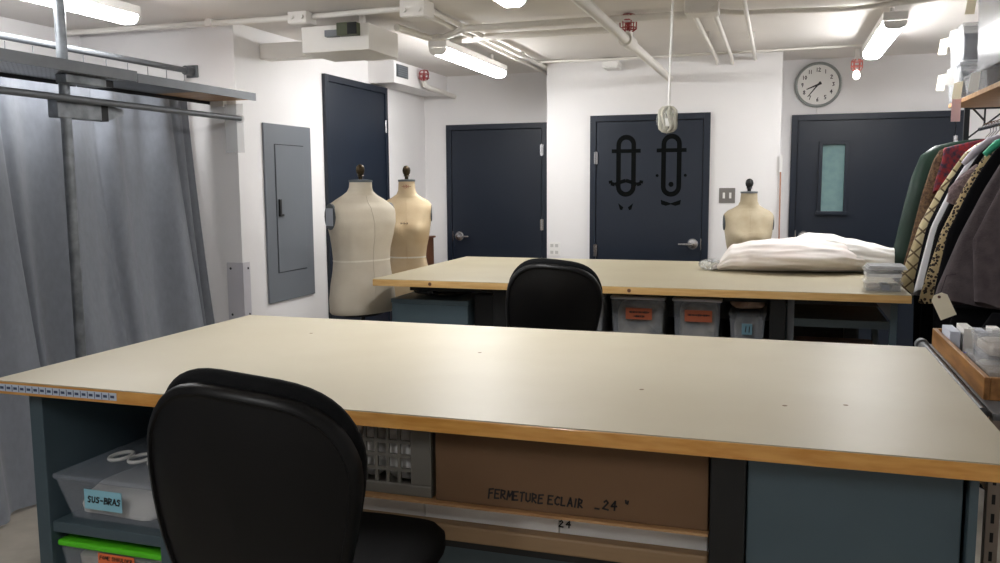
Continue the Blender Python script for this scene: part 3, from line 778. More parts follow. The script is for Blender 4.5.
# laundry basket
t = thing('laundry_basket', (-1.08, 2.2, 0.7515), 'grey plastic laundry basket with slotted side beside the cardboard box', 'basket')
bx0, bx1, by0, by1, bz0, bz1 = -1.33, -0.852, 2.02, 2.40, 0.7515, 0.955
g = G()
g.box(bx0, bx1, by0, by0 + 0.012, bz0, bz0 + 0.032).box(bx0, bx1, by0, by0 + 0.012, bz1 - 0.02, bz1)
g.box(bx0, bx0 + 0.05, by0, by0 + 0.012, bz0 + 0.032, bz1 - 0.02).box(bx1 - 0.06, bx1, by0, by0 + 0.012, bz0 + 0.032, bz1 - 0.02)
obj('front_frame', g, GREYPL, t, bevel=0.004)
g = G()
n = 11
for k in range(1, n):
    xx = bx0 + 0.05 + (bx1 - bx0 - 0.11) * k / n
    g.box(xx - 0.0045, xx + 0.0045, by0 + 0.002, by0 + 0.009, bz0 + 0.032, bz1 - 0.02)
for k in range(1, 4):
    zz = bz0 + 0.032 + (bz1 - bz0 - 0.052) * k / 4
    g.box(bx0 + 0.05, bx1 - 0.06, by0 + 0.001, by0 + 0.010, zz - 0.0045, zz + 0.0045)
obj('lattice', g, GREYPL, t)
obj('side', bx(bx1 - 0.012, bx1, by0 + 0.0125, by1, bz0, bz1), GREYPL, t, bevel=0.004)
obj('side', bx(bx0, bx0 + 0.012, by0 + 0.0125, by1, bz0, bz1), GREYPL, t, bevel=0.004)
obj('base', bx(bx0 + 0.0125, bx1 - 0.0125, by0 + 0.0125, by1, bz0, bz0 + 0.01), GREYPL, t)
obj('back', bx(bx0 + 0.0125, bx1 - 0.0125, by1 - 0.012, by1, bz0 + 0.0105, bz1), GREYPL, t)
for k in range(3):
    obj('folded_cloth', G().blob((-1.25 + 0.115 * k + 0.06, 2.20, bz0 + 0.1), (0.12, 0.3, 0.17), 20 + k, 0.05, 18, 10, 0.5), PAPERW, t, True)

# cardboard box
t = thing('cardboard_box', (-0.49, 2.2, 0.7515), 'long brown cardboard box with black marker lettering under the near table', 'box')
obj('carton', bx(-0.838, -0.139, 2.015, 2.45, 0.7515, 0.95), CARD, t, bevel=0.003)
obj('flap', bx(-0.30, -0.142, 2.0135, 2.0148, 0.918, 0.95), CARD, t)
obj('lettering', write(G(), 'FERMETURE', (-0.690, 2.0145, 0.776), (0.9995, 0, -0.006), (0, 0, 1), 0.023, 0.0042, adv=0.72, wd=0.62, seed=8), INK, t)
obj('lettering', write(G(), 'ECLAIR', (-0.532, 2.0145, 0.776), (0.9995, 0, -0.006), (0, 0, 1), 0.022, 0.0042, adv=0.76, wd=0.62, seed=9), INK, t)
obj('lettering', write(G(), '_24 "', (-0.412, 2.0145, 0.778), (0.9995, 0, 0.0), (0, 0, 1), 0.024, 0.0042, adv=0.82, wd=0.72, seed=10), INK, t)
# rolls below the shelf
t = thing('paper_sheets', (-0.9, 2.2, 0.6405), 'folded white paper stack behind the wooden beam under the cardboard box', 'papers')
for k in range(4):
    obj('sheet_bundle', bx(-1.64 + 0.375 * k, -1.266 + 0.375 * k, 2.062 + 0.003 * (k % 2), 2.5, 0.6405, 0.728 - 0.004 * (k % 2)), PAPERW, t, bevel=0.004)
obj('mark', write(G(), '24', (-0.515, 2.0600, 0.700), (1, 0, 0), (0, 0, 1), 0.018, 0.0035, seed=12), INK, t)

# ------------------------------------------------------------------ under the far table
t = thing('metal_trunk', (-2.05, 5.1, 0), 'slate grey metal trunk under the left end of the far table', 'trunk')
obj('body', bx(-2.30, -1.79, 4.86, 5.5, 0, 0.84), TEAL, t, bevel=0.004)
obj('lid', bx(-2.305, -1.785, 4.855, 5.505, 0.8405, 0.868), TEAL, t, bevel=0.004)
t = thing('plastic_bag', (-2.0, 5.1, 0.8685), 'crumpled dark plastic bag lying on the metal trunk', 'bag')
obj('film', G().blob((-2.05, 5.12, 0.897), (0.38, 0.36, 0.05), 31, 0.10), mat('grey_film', (96, 92, 84), 0.25, rgb2=(40, 40, 40), vscale=14), t, True)
t = thing('dark_cabinet', (-1.65, 5.3, 0), 'black cabinet between the metal trunk and the far chair', 'cabinet')
obj('body', bx(-1.775, -1.63, 4.94, 5.7, 0, 0.90), BLACKM, t)
obj('door', bx(-1.772, -1.633, 4.925, 4.9395, 0.02, 0.895), BLACKM, t, bevel=0.003)
for k, (xa, xb) in enumerate(((-1.25, -0.945), (-0.915, -0.598), (-0.560, -0.284))):
    t, l = bin_('storage_box', xa, xb, 4.865, 5.35, 0.6185, 0.93, ['clear storage box mostly behind the far office chair', 'clear storage box with a two-line orange label beside the far chair',
        'clear storage box with a one-line orange label under the far table'][k], fill=0.9, contents=mat('dim_cloth', (150, 142, 128), 0.9, rgb2=(96, 90, 80), vscale=12), loc_seed=40 + k, tp=0.015)
    if k:
        m_ = (xa + xb) / 2 + 0.01
        lb = obj('label', bx(m_ - 0.075, m_ + 0.075, 4.862, 4.8715, 0.80, 0.865), mat('shaded_orange_label', (168, 88, 56), 0.7), t)  # orange paper darkened, shade below the table put into the colour
        rs = random.Random(50 + k); g = G()
        for zz, half in (((0.842, 0.055), (0.818, 0.03)) if k == 1 else ((0.838, 0.058),)):
            xx = m_ - half
            while xx < m_ + half:
                hh = rs.uniform(0.006, 0.014); ww = rs.uniform(0.004, 0.008)
                g.box(xx, xx + ww, 4.8612, 4.8619, zz - hh / 2, zz + hh / 2); xx += ww + rs.uniform(0.0, 0.003)
        obj('lettering', g, INK, lb)
t, l = bin_('storage_box', -0.250, -0.045, 4.865, 5.3, 0.6185, 0.86, 'open grey bag-filled box with blue label beside the black table leg', lid=CLEAR, fill=0.95, contents=mat('dark_cloth', (92, 90, 86), 0.9, rgb2=(60, 58, 56), vscale=12), loc_seed=47, tp=0.015)
lb = obj('label', bx(-0.175, -0.12, 4.862, 4.8715, 0.74, 0.80), mat('shaded_blue_label', (96, 132, 146), 0.7), t)  # darker copy of the blue paper, table shade mixed into its colour
obj('lettering', write(G(), '11', (-0.16, 4.8618, 0.755), (1, 0, 0), (0, 0, 1), 0.03, 0.005, seed=3), INK, lb)
t = thing('cloth_bundle', (-0.15, 5.08, 0.8605), 'pinkish cream cloth bundle stuffed above the blue-labelled box', 'cloth')
obj('cloth', G().blob((-0.15, 5.09, 0.9), (0.18, 0.36, 0.07), 61, 0.12), mat('pinkish_cloth', (186, 160, 140), 0.9, rgb2=(150, 124, 106), vscale=14), t, True)

t = thing('steel_stand', (0.34, 5.2, 0), 'dark grey steel stand frame under the right end of the far table', 'stand')
for (xa, ya) in ((0.062, 4.86), (0.062, 5.7), (0.575, 4.86), (0.575, 5.7)):
    obj('leg', bx(xa, xa + 0.035, ya, ya + 0.035, 0, 0.96), ZINC if (xa < .1 and ya < 5) else TEAL, t, bevel=0.002)
obj('front_rail', bx(0.0975, 0.5745, 4.865, 4.885, 0.80, 0.842), TEALD, t)
obj('back_rail', bx(0.0975, 0.5745, 5.705, 5.725, 0.80, 0.842), TEALD, t)
obj('shelf', bx(0.0975, 0.5745, 4.886, 5.70, 0.82, 0.832), TEALD, t)
obj('gusset', G().prism([(0.49, 0.96), (0.575, 0.85), (0.575, 0.96)], 4.862, 4.868), ZINC, t)
t = thing('crate', (0.34, 5.3, 0), 'dark brown box on the floor inside the steel stand', 'box')
obj('carton', bx(0.11, 0.56, 4.95, 5.6, 0.0, 0.62), BROWNW, t, bevel=0.004)
obj('flap', bx(0.12, 0.55, 4.96, 5.27, 0.6205, 0.625), BROWNW, t)

# ================================================================== CHAIRS
def chair_parts(root):
    # local: seat centre at origin in plan, facing +Y; back behind (-Y)
    def back(rings_so, W, z0, z1, yo):
        zc, hh = (z0 + z1) / 2, (z1 - z0) / 2
        N = 56; rings = []
        for sc, off in rings_so:
            r = []
            for k in range(N):
                a = 2 * PI * k / N
                x = math.copysign(abs(math.cos(a)) ** 0.62, math.cos(a)); zz = math.copysign(abs(math.sin(a)) ** 0.72, math.sin(a))
                q = (zz + 1) / 2
                x = W * x * sc * (0.74 + 0.26 * min(1, q * 1.3) ** 0.8); z = zc + hh * zz * sc
                v = (z - 0.765) / 0.46
                y = yo - 0.30 - 0.075 * v + 0.055 * (x / 0.22) ** 2 + off - 0.02 * math.sin(PI * min(1, max(0, v)))
                ct, st = math.cos(0.11), math.sin(0.11)
                dz = z - 1.0
                r.append((x * ct + dz * st, y, 1.0 - x * st + dz * ct))
            rings.append(r)
        return G().loft(rings)
    obj('back_shell', back([(0.03, -0.024), (0.5, -0.023), (0.8, -0.02), (0.90, -0.017), (0.925, -0.017), (0.94, -0.023), (0.975, -0.022), (0.995, -0.012), (1.0, -0.001), (1.0, 0.004), (0.5, 0.004), (0.03, 0.004)], 0.240, 0.665, 1.205, 0), BLACKP, root, True, ang=60)
    obj('back_cushion', back([(0.03, 0.005), (0.9, 0.005), (0.96, 0.008), (1.0, 0.018), (1.0, 0.03), (0.97, 0.042), (0.9, 0.052), (0.6, 0.058), (0.03, 0.058)], 0.236, 0.685, 1.228, 0), BLACKF, root, True, ang=60)
    def seat_ring(z, s, dy=0.0):
        r = []
        for k in range(36):
            a = 2 * PI * k / 36; e = 0.62
            x = math.copysign(abs(math.cos(a)) ** e, math.cos(a)) * 0.268 * s
            y = math.copysign(abs(math.sin(a)) ** e, math.sin(a)) * 0.235 * s + dy
            zz = z - (0.03 * max(0, (y - 0.1) / 0.14) ** 2 if y > 0.1 else 0)
            r.append((x, y, zz))
        return r
    obj('seat_cushion', G().loft([seat_ring(0.70, 0.95), seat_ring(0.71, 1.0), seat_ring(0.74, 1.0), seat_ring(0.757, 0.94), seat_ring(0.763, 0.8), seat_ring(0.759, 0.4)]), BLACKF, root, True, ang=70)
    obj('seat_pan', G().loft([seat_ring(0.67, 0.75), seat_ring(0.685, 0.92), seat_ring(0.6995, 0.94)]), BLACKP, root, True)
    obj('back_bracket', G().tube([(0, -0.06, 0.66), (0, -0.22, 0.65), (0, -0.32, 0.66), (0, -0.338, 0.70), (0, -0.345, 0.74)], [0.022, 0.022, 0.022, 0.02, 0.016], 8), BLACKP, root, True)
    obj('mechanism', bx(-0.08, 0.08, -0.12, 0.1, 0.63, 0.669), BLACKP, root, bevel=0.006)
    obj('tilt_lever', G().tube([(0.08, 0.03, 0.65), (0.22, 0.03, 0.645)], 0.006, 6), BLACKP, root)
    obj('gas_lift', G().tube([(0, 0, 0.10), (0, 0, 0.36), (0, 0, 0.361), (0, 0, 0.629)], [0.028, 0.028, 0.018, 0.018], 12), BLACKM, root, True)
    pts = [(0.23 * math.cos(2 * PI * k / 24), 0.23 * math.sin(2 * PI * k / 24), 0.30) for k in range(25)]
    fr = obj('foot_ring', G().tube(pts, 0.011, 8), CHROME, root, True)
    g = G()
    for k in range(3):
        a = 2 * PI * k / 3; g.tube([(0.029 * math.cos(a), 0.029 * math.sin(a), 0.32), (0.22 * math.cos(a), 0.22 * math.sin(a), 0.30)], 0.006, 6)
    obj('ring_spokes', g, CHROME, fr)
    for k in range(5):
        a = 2 * PI * k / 5 + 0.3
        c_, s_ = math.cos(a), math.sin(a)
        arm = obj('base_arm', G().tube([(0.02 * c_, 0.02 * s_, 0.10), (0.29 * c_, 0.29 * s_, 0.075)], [0.026, 0.016], 8), BLACKP, root, True)
        n_ = (-s_ * 0.018, c_ * 0.018)
        g = G().tube([(0.28 * c_ - n_[0], 0.28 * s_ - n_[1], 0.026), (0.28 * c_ + n_[0], 0.28 * s_ + n_[1], 0.026)], 0.026, 14)
        g.tube([(0.28 * c_, 0.28 * s_, 0.04), (0.28 * c_, 0.28 * s_, 0.076)], 0.006, 6)
        obj('caster', g, BLACKP, arm, True)
def chair(loc, rz, label):
    root = thing('office_chair', (0, 0, 0), label, 'chair', 'black office chairs at the tables')
    chair_parts(root)
    root.location = loc; root.rotation_euler = (0, 0, math.radians(rz))
    return root
chair((-0.99, 1.70, 0), 4, 'black office chair with rounded back, seat pushed under the near table')
chair((-1.068, 4.20, 0), 12, 'black office chair standing between the two tables before the far table')

# ================================================================== DRESS FORMS
def dress_form(loc, rz, label, kind, linen, zscale=1.0):
    root = thing('dress_form', (0, 0, 0), label, 'dress form', 'dress forms')
    male = kind == 'm'
    if male:
        lv = [(0.735, .225, .135, 0), (0.75, .236, .145, 0), (0.83, .236, .15, 0), (0.92, .224, .145, 0), (1.02, .206, .135, 0), (1.085, .200, .13, 0), (1.16, .206, .135, 0), (1.25, .224, .145, -.01),
              (1.33, .246, .145, -.01), (1.39, .258, .135, 0), (1.43, .256, .118, 0), (1.46, .222, .092, .005), (1.485, .18, .08, .005), (1.51, .13, .072, .005), (1.535, .092, .07, .0), (1.56, .078, .072, -.005), (1.595, .074, .072, -.008)]
        zs, zw, nk = 1.395, 1.085, 1.595
    else:
        lv = [(0.68, .165, .11, 0), (0.695, .178, .122, 0), (0.80, .182, .13, 0), (0.88, .175, .125, 0), (0.97, .148, .108, 0), (1.04, .134, .10, 0), (1.12, .145, .105, 0), (1.20, .162, .115, -.008), (1.27, .172, .12, -.01),
              (1.33, .178, .11, -.005), (1.39, .190, .095, 0), (1.43, .186, .082, .004), (1.46, .155, .072, .008), (1.48, .115, .066, .008), (1.505, .078, .062, .004), (1.535, .064, .06, .0), (1.60, .060, .06, -.004)]
        zs, zw, nk = 1.40, 1.04, 1.60
    N = 40
    def ring(z, a, b, yo):
        r = []
        for k in range(N):
            th = 2 * PI * k / N; e = 0.86 if 0.7 < z < 1.42 else 1.0
            x = a * math.copysign(abs(math.cos(th)) ** e, math.cos(th)); y = b * math.copysign(abs(math.sin(th)) ** e, math.sin(th)) + yo
            if not male and y < 0:
                for sx in (-1, 1):
                    d2 = ((x - sx * 0.078) / 0.055) ** 2 + ((z - 1.24) / 0.062) ** 2
                    y -= 0.045 * math.exp(-d2) * min(1, -math.sin(th) * 1.6)
            lim = 0.236 if male else 0.180
            if 1.27 < z < 1.47: x = max(-lim, min(lim, x))
            r.append((x, y, z))
        return r
    # refine levels
    rings = []
    for i in range(len(lv) - 1):
        A, B_ = lv[i], lv[i + 1]
        for s in range(3):
            q = s / 3
            rings.append(ring(*[A[k] + (B_[k] - A[k]) * q for k in range(4)]))
    rings.append(ring(*lv[-1]))
    body = obj('torso', G().loft(rings), linen, root, True, ang=75)
    # waist seam
    a, b = [(l[1], l[2]) for l in lv if l[0] == zw][0]
    g = G(); 
    for zz in (zw - 0.005,):
        rr = [[(p[0] * 1.012, p[1] * 1.015, p[2]) for p in ring(zz, a, b, 0)], [(p[0] * 1.012, p[1] * 1.015, p[2]) for p in ring(zz + 0.011, a, b, 0)]]
        g.loft(rr, False)
    obj('waist_tape', g, SEAM, root)
    g = G().tube([(p[0], p[1] - 0.001, p[2]) for p in [min(r, key=lambda q: q[1] + abs(q[0]) * 0.2) for r in rings[6:40]]], 0.0018, 5)
    obj('front_seam', g, linen, root)
    # neck cap and finial
    ly = lv[-1][3]; nr = lv[-1][1]
    obj('neck_cap', G().lathe([(nr + 0.004, nk), (nr + 0.004, nk + 0.014), (nr * 0.6, nk + 0.017)], (0, ly, 0), 24), GREYPLATE if male else (GALV if linen is LINEN3 else GREYPLATE), root, True)
    fin = [(0.014, 0), (0.014, 0.02), (0.024, 0.025), (0.018, 0.032), (0.026, 0.045), (0.030, 0.065), (0.026, 0.085), (0.015, 0.098), (0.004, 0.102)]
    obj('finial', G().lathe([(r, nk + 0.016 + h) for r, h in fin], (0, ly, 0), 14), BLACKM if linen is LINEN3 else BRASS, root, True)
    # arm plates
    for s in (-1, 1):
        ax = 0.236 if male else 0.180
        g = G(); n = 20; hy, hz = (0.062, 0.085) if male else (0.042, 0.062)
        r0, r1, r2 = [], [], []
        zc = 1.375 if male else 1.365
        for k in range(n):
            th = 2 * PI * k / n
            lean = 0.0
            r0.append((s * (ax - 0.012 + lean), math.cos(th) * hy, zc + math.sin(th) * hz))
            r1.append((s * (ax + 0.003 + lean), math.cos(th) * hy, zc + math.sin(th) * hz))
            r2.append((s * (ax + 0.005 + lean * .8), math.cos(th) * hy * .85, zc + math.sin(th) * hz * .85))
        p = obj('arm_plate', g.loft([r0, r1, r2] if s > 0 else [list(reversed(q)) for q in (r0, r1, r2)]), GREYPLATE, root, True)
        if male and s < 0:
            obj('paper_sticker', bx(-ax - 0.0075, -ax - 0.0055, -0.040, 0.040, zc - 0.058, zc + 0.055), mat('grey_sticker', (178, 184, 194), 0.6), p)
    if kind == 'f2':
        g = write(G(), 'I3I', (-0.022, -0.066, 1.55), (1, 0, 0), (0, 0, 1), 0.026, 0.0035, adv=0.7, slant=0, seed=2)
        g.box(-0.035, 0.035, -0.066, -0.0655, 1.562, 1.565)
        obj('neck_stamp', g, mat('red_ink', (140, 60, 50), 0.7), root)
        obj('chest_stamp', write(G(), 'II-II-II', (-0.045, -0.142, 1.29), (1, 0, 0), (0, 0, 1), 0.011, 0.003, adv=0.9, slant=0, seed=2), INK, root)
    obj('pole', G().tube([(0, 0, 0.07), (0, 0, lv[0][0])], 0.016, 12), BLACKM, root, True)
    obj('cage_ring', G().tube([(0.15 * math.cos(2 * PI * k / 24), 0.1 * math.sin(2 * PI * k / 24), lv[0][0] - 0.012) for k in range(25)], 0.009, 6), BLACKM, root, True)
    for k in range(4):
        a = PI / 4 + k * PI / 2
        foot = obj('foot', G().tube([(0, 0, 0.1), (0.14 * math.cos(a), 0.14 * math.sin(a), 0.07), (0.24 * math.cos(a), 0.24 * math.sin(a), 0.045)], [0.02, 0.016, 0.012], 8), BLACKM, root, True)
        obj('caster', G().lathe([(0.008, -0.011), (0.022, -0.009), (0.022, 0.009), (0.008, 0.011)], (0.24 * math.cos(a), 0.24 * math.sin(a), 0.022), 12, 'y'), BLACKM, foot, True)
    root.location = loc; root.rotation_euler = (0, 0, math.radians(rz)); root.scale = (1, 1, zscale)
    return root
dress_form((-2.625, 5.10, 0), 62, 'cream male dress form with grey arm plate beside the grey wall panel', 'm', LINEN)
dress_form((-2.64, 5.88, 0), 22, 'tan female dress form with neck and chest stamps behind the cream one', 'f2', LINEN2)
dress_form((-0.215, 6.74, 0), 12, 'aged linen dress form with black finial behind the white tulle', 'f3', LINEN3, 0.935)
t = thing('side_cabinet', (-3.1, 7.3, 0), 'small brown wooden cabinet behind the tan dress form', 'cabinet')
obj('body', bx(-3.33, -3.14, 7.2, 7.6, 0, 1.07), BROWNW, t, bevel=0.004)
obj('top', bx(-3.345, -3.125, 7.185, 7.615, 1.0705, 1.088), BROWNW, t, bevel=0.003)

# ================================================================== THINGS ON THE FAR TABLE
t = thing('tulle_bundle', (0.15, 5.85, TZ), 'bundle of white and blush tulle lying on the far table', 'fabric')
def tulle(x0, x1, yc, dep, hts, seed, nx=90, na=64, wr=0.008):
    rnd = random.Random(seed); ph = [rnd.uniform(0, 6) for _ in range(8)]
    rings = []
    for i in range(nx + 1):
        u = i / nx; x = x0 + (x1 - x0) * u
        k = u * (len(hts) - 1); a = min(int(k), len(hts) - 2); fq = k - a
        fq = fq * fq * (3 - 2 * fq)
        h_, d_, yo = [hts[a][m] + (hts[a + 1][m] - hts[a][m]) * fq for m in range(3)]
        ring = []
        for j in range(na):
            th = 2 * PI * j / na
            cy_, cz_ = math.cos(th), math.sin(th)
            r = 1 + wr / 0.1 * (math.sin(17 * th - 11 * u + ph[4]) * .22 + math.sin(23 * th + 16 * u + ph[5]) * .15 + math.sin(5 * th + ph[0] + u * 5) * .35 + math.sin(9 * th + ph[1] - u * 9) * .3 + math.sin(u * 26 + ph[2] + 2 * th) * .16 + math.sin(13 * th + u * 3 + ph[3]) * .2)
            z = TZ + 0.001 + (h_ / 2 * (1 + cz_ * r) if cz_ > -0.3 else h_ / 2 * (1 + cz_))
            ring.append((x, yc + yo + d_ * cy_ * r, max(TZ + 0.0006, z)))
        rings.append(ring)
    return G().loft(rings)
obj('blush_layer', tulle(-0.40, 0.62, 5.84, 0.3, [(0.03, 0.06, -0.06), (0.165, 0.17, -0.04), (0.195, 0.24, -0.03), (0.205, 0.28, -0.02), (0.215, 0.3, 0.0), (0.215, 0.3, 0.0), (0.20, 0.28, 0.03), (0.16, 0.22, 0.08), (0.05, 0.10, 0.12)], 3), TULLE, t, True, ang=180)
obj('white_layer', tulle(-0.05, 0.69, 5.90, 0.3, [(0.10, 0.10, 0), (0.20, 0.2, 0), (0.235, 0.22, 0), (0.23, 0.22, 0.0), (0.21, 0.18, -0.02), (0.185, 0.12, -0.06), (0.16, 0.07, -0.09)], 6, wr=0.009), TULLE2, t, True, ang=180)
obj('plastic_wrap', G().blob((-0.41, 5.78, TZ + 0.035), (0.17, 0.2, 0.075), 71, 0.2, 20, 10, 0.9), mat('crinkled_film', (225, 228, 228), 0.12, alpha=0.45, rgb2=(120, 122, 122), vscale=40), t, True)

for k, (za, zb_, lb_) in enumerate(((TZ + 0.0003, TZ + 0.052, 'lower flat clear plastic case of the pair on the far table corner'), (TZ + 0.0525, TZ + 0.115, 'upper flat clear plastic case of the pair on the far table corner'))):
    t, l = bin_('plastic_case', 0.44 + 0.0 * k, 0.63, 4.83, 5.02, za, zb_, lb_, cat='plastic case', lid=CLEARS, body=CLEARS, contents=None, tp=0.004, lid_h=0.012)
    if k == 0:
        obj('contents', G().blob((0.49, 4.92, za + 0.02), (0.07, 0.12, 0.028), 81, 0.1), CLOTHW, t, True)
        obj('contents', bx(0.53, 0.565, 4.85, 5.0, za + 0.006, za + 0.033), mat('blue_grey_card', (70, 84, 104), 0.6), t)
        obj('contents', bx(0.575, 0.615, 4.85, 5.0, za + 0.006, za + 0.03), GREYPL, t)
    else:
        obj('contents', bx(0.452, 0.618, 4.842, 5.008, za + 0.022, za + 0.04), PAPERW, t)
t = thing('sheet_stack', (0.53, 4.92, TZ + 0.1155), 'thin stack of clear plastic sheets on top of the plastic cases', 'sheets')
for k in range(3):
    obj('sheet', bx(0.45 + 0.006 * k, 0.645 - 0.004 * k, 4.835, 5.03, TZ + 0.1155 + 0.007 * k, TZ + 0.1205 + 0.007 * k), CLEARW, t)

# ================================================================== RIGHT: CART WITH TRAY
t = thing('tray_cart', (0.85, 3.1, 0), 'slotted steel cart beside the near table holding the wooden tray', 'cart')
for (xa, ya) in ((0.575, 2.60), (0.575, 3.62), (1.12, 2.60), (1.12, 3.62)):
    p = obj('upright', bx(xa, xa + 0.034, ya, ya + 0.034, 0, 0.925), mat('taupe_upright', (150, 136, 124), 0.5), t, bevel=0.002)
    if ya < 3:
        z = 0.30
        while z < 0.86:
            obj('slot', bx(xa + 0.012, xa + 0.021, ya - 0.0006, ya + 0.001, z, z + 0.028), BLACKM, p)
            z += 0.055
obj('top_deck', bx(0.575, 1.154, 2.59, 3.665, 0.926, 0.944), ZINC, t)
obj('lower_deck', bx(0.612, 1.115, 2.61, 3.645, 0.66, 0.69), TRAYW, t)
obj('side_tube', G().tube([(0.555, 2.62, 0.935), (0.555, 3.66, 0.935)], 0.018, 12), ZINC, t, True)
obj('tube_cap', G().tube([(0.555, 3.6605, 0.935), (0.555, 3.70, 0.935)], 0.026, 14), GALV, t, True)
t = thing('paper_stack', (0.8, 2.9, 0.6905), 'loose white papers on the lower deck of the tray cart', 'papers')
for k in range(3):
    obj('sheet', bx(0.63 + 0.01 * k, 0.95 + 0.006 * k, 2.63 + 0.01 * k, 3.0, 0.6905 + 0.016 * k, 0.7055 + 0.016 * k), PAPERW, t)
t = thing('wooden_tray', (0.85, 3.2, 0.9445), 'open oak tray full of small clear boxes on the tray cart', 'tray')
tx0, tx1, ty0, ty1, tz0, tz1 = 0.583, 1.12, 2.75, 3.64, 0.9445, 1.012
obj('side', bx(tx0, tx0 + 0.016, ty0, ty1, tz0, tz1), TRAYW, t, bevel=0.002)
obj('side', bx(tx1 - 0.016, tx1, ty0, ty1, tz0, tz1), TRAYW, t, bevel=0.002)
obj('end', bx(tx0 + 0.0165, tx1 - 0.0165, ty0, ty0 + 0.016, tz0, tz1), TRAYW, t, bevel=0.002)
obj('end', bx(tx0 + 0.0165, tx1 - 0.0165, ty1 - 0.016, ty1, tz0, tz1), TRAYW, t, bevel=0.002)
obj('bottom', bx(tx0 + 0.0165, tx1 - 0.0165, ty0 + 0.0165, ty1 - 0.0165, tz0, tz0 + 0.006), BROWNW, t)
zb0 = tz0 + 0.0062
def smallbox(x0, x1, y0, y1, z0, z1, label, seed, cont=CLOTHW, extra=None):
    t, l = bin_('small_clear_box', x0, x1, y0, y1, z0, z1, label, cat='plastic box', lid=CLEARS, body=CLEARS, contents=cont, fill=0.7, tp=0.006, lid_h=0.01, loc_seed=seed, group='small clear boxes in the oak tray')
    return t
smallbox(0.603, 0.80, 2.90, 3.14, zb0, zb0 + 0.075, 'lower small clear box of notions near the front of the oak tray', 90)
smallbox(0.612, 0.81, 2.92, 3.16, zb0 + 0.0755, zb0 + 0.145, 'upper small clear box of notions stacked near the front of the oak tray', 91)
smallbox(0.83, 1.05, 2.80, 3.05, zb0, zb0 + 0.08, 'small clear box against the far side of the oak tray', 92, mat('dark_notions', (70, 60, 58), 0.6))
smallbox(0.67, 0.88, 3.18, 3.40, zb0, zb0 + 0.09, 'small clear box with papers in the middle of the oak tray', 93)
t = thing('paper_packet', (0.70, 3.48, zb0), 'white paper packets standing at the back end of the oak tray', 'papers')
for k in range(4):
    g = bx(0.606 + k * 0.045, 0.640 + k * 0.045, 3.42, 3.58 - 0.02 * k, zb0, zb0 + 0.085 + 0.012 * (k % 2))
    obj('packet', g, mat('pale_blue_paper', (206, 212, 226), 0.7) if k % 2 == 0 else PAPERW, t)
t = thing('thread_spool', (0.63, 3.26, zb0), 'blue thread spool lying by the side of the oak tray', 'spool')
obj('thread', G().lathe([(0.016, 3.25), (0.016, 3.285)], (0.63, 0, zb0 + 0.02), 12, 'y'), mat('blue_thread', (64, 72, 190), 0.7), t, True)
for yy in (3.246, 3.2855):
    obj('flange', G().lathe([(0.02, yy), (0.02, yy + 0.004)], (0.63, 0, zb0 + 0.02), 12, 'y'), PAPERW, t)

# ================================================================== RIGHT: GARMENT RACK
t = thing('garment_rack', (1.3, 5.2, 0), 'tall dark steel garment rack with plank shelf by the right wall', 'rack')
RX, RZ = 1.2, 1.905
for (xa, ya) in ((1.10, 6.12), (1.55, 6.12), (1.10, 4.0), (1.55, 4.0)):
    obj('post', bx(xa, xa + 0.03, ya, ya + 0.03, 0, 2.026), DARKSTEEL, t)
obj('plank', bx(0.985, 1.62, 3.9, 6.0, 2.027, 2.052), WOOD, t, bevel=0.002)
obj('end_bar', bx(1.10, 1.58, 6.12, 6.15, 2.0265, 2.05), DARKSTEEL, t)
obj('rail', G().tube([(RX, 3.95, RZ), (RX, 6.16, RZ)], 0.014, 10), CHROME, t, True)
obj('brace', G().tube([(1.13, 6.135, 1.85), (1.34, 6.135, 2.026)], 0.006, 6), DARKSTEEL, t)
obj('brace', G().tube([(1.112, 5.95, 2.02), (1.112, 5.60, 1.92)], 0.006, 6), DARKSTEEL, t)
for y_ in (4.05, 5.05, 6.05):
    obj('rail_hook', G().tube([(RX, y_, RZ + 0.012), (RX, y_, 2.026)], 0.006, 6), DARKSTEEL, t)

def hanger(y, label):
    t = thing('clothes_hanger', (RX, y, 1.8), label, 'hanger', 'hangers on the garment rail')
    pts = [(RX + 0.03 * math.cos(a) * 0.8, y, RZ + 0.0 + 0.024 * math.sin(a) + 0.0) for a in [PI * q / 8 for q in range(-1, 9)]]
    obj('hook', G().tube([(RX + 0.0, y, 1.82), (RX + 0.0, y, 1.845), (RX + 0.024, y, 1.875)] + pts, 0.0028, 6), CHROME, t)
    obj('arms', G().tube([(RX - 0.155, y, 1.745), (RX - 0.05, y, 1.81), (RX, y, 1.822), (RX + 0.05, y, 1.81), (RX + 0.155, y, 1.745)], 0.008, 8), WOOD if int(y * 10) % 2 else BLACKP, t, True)

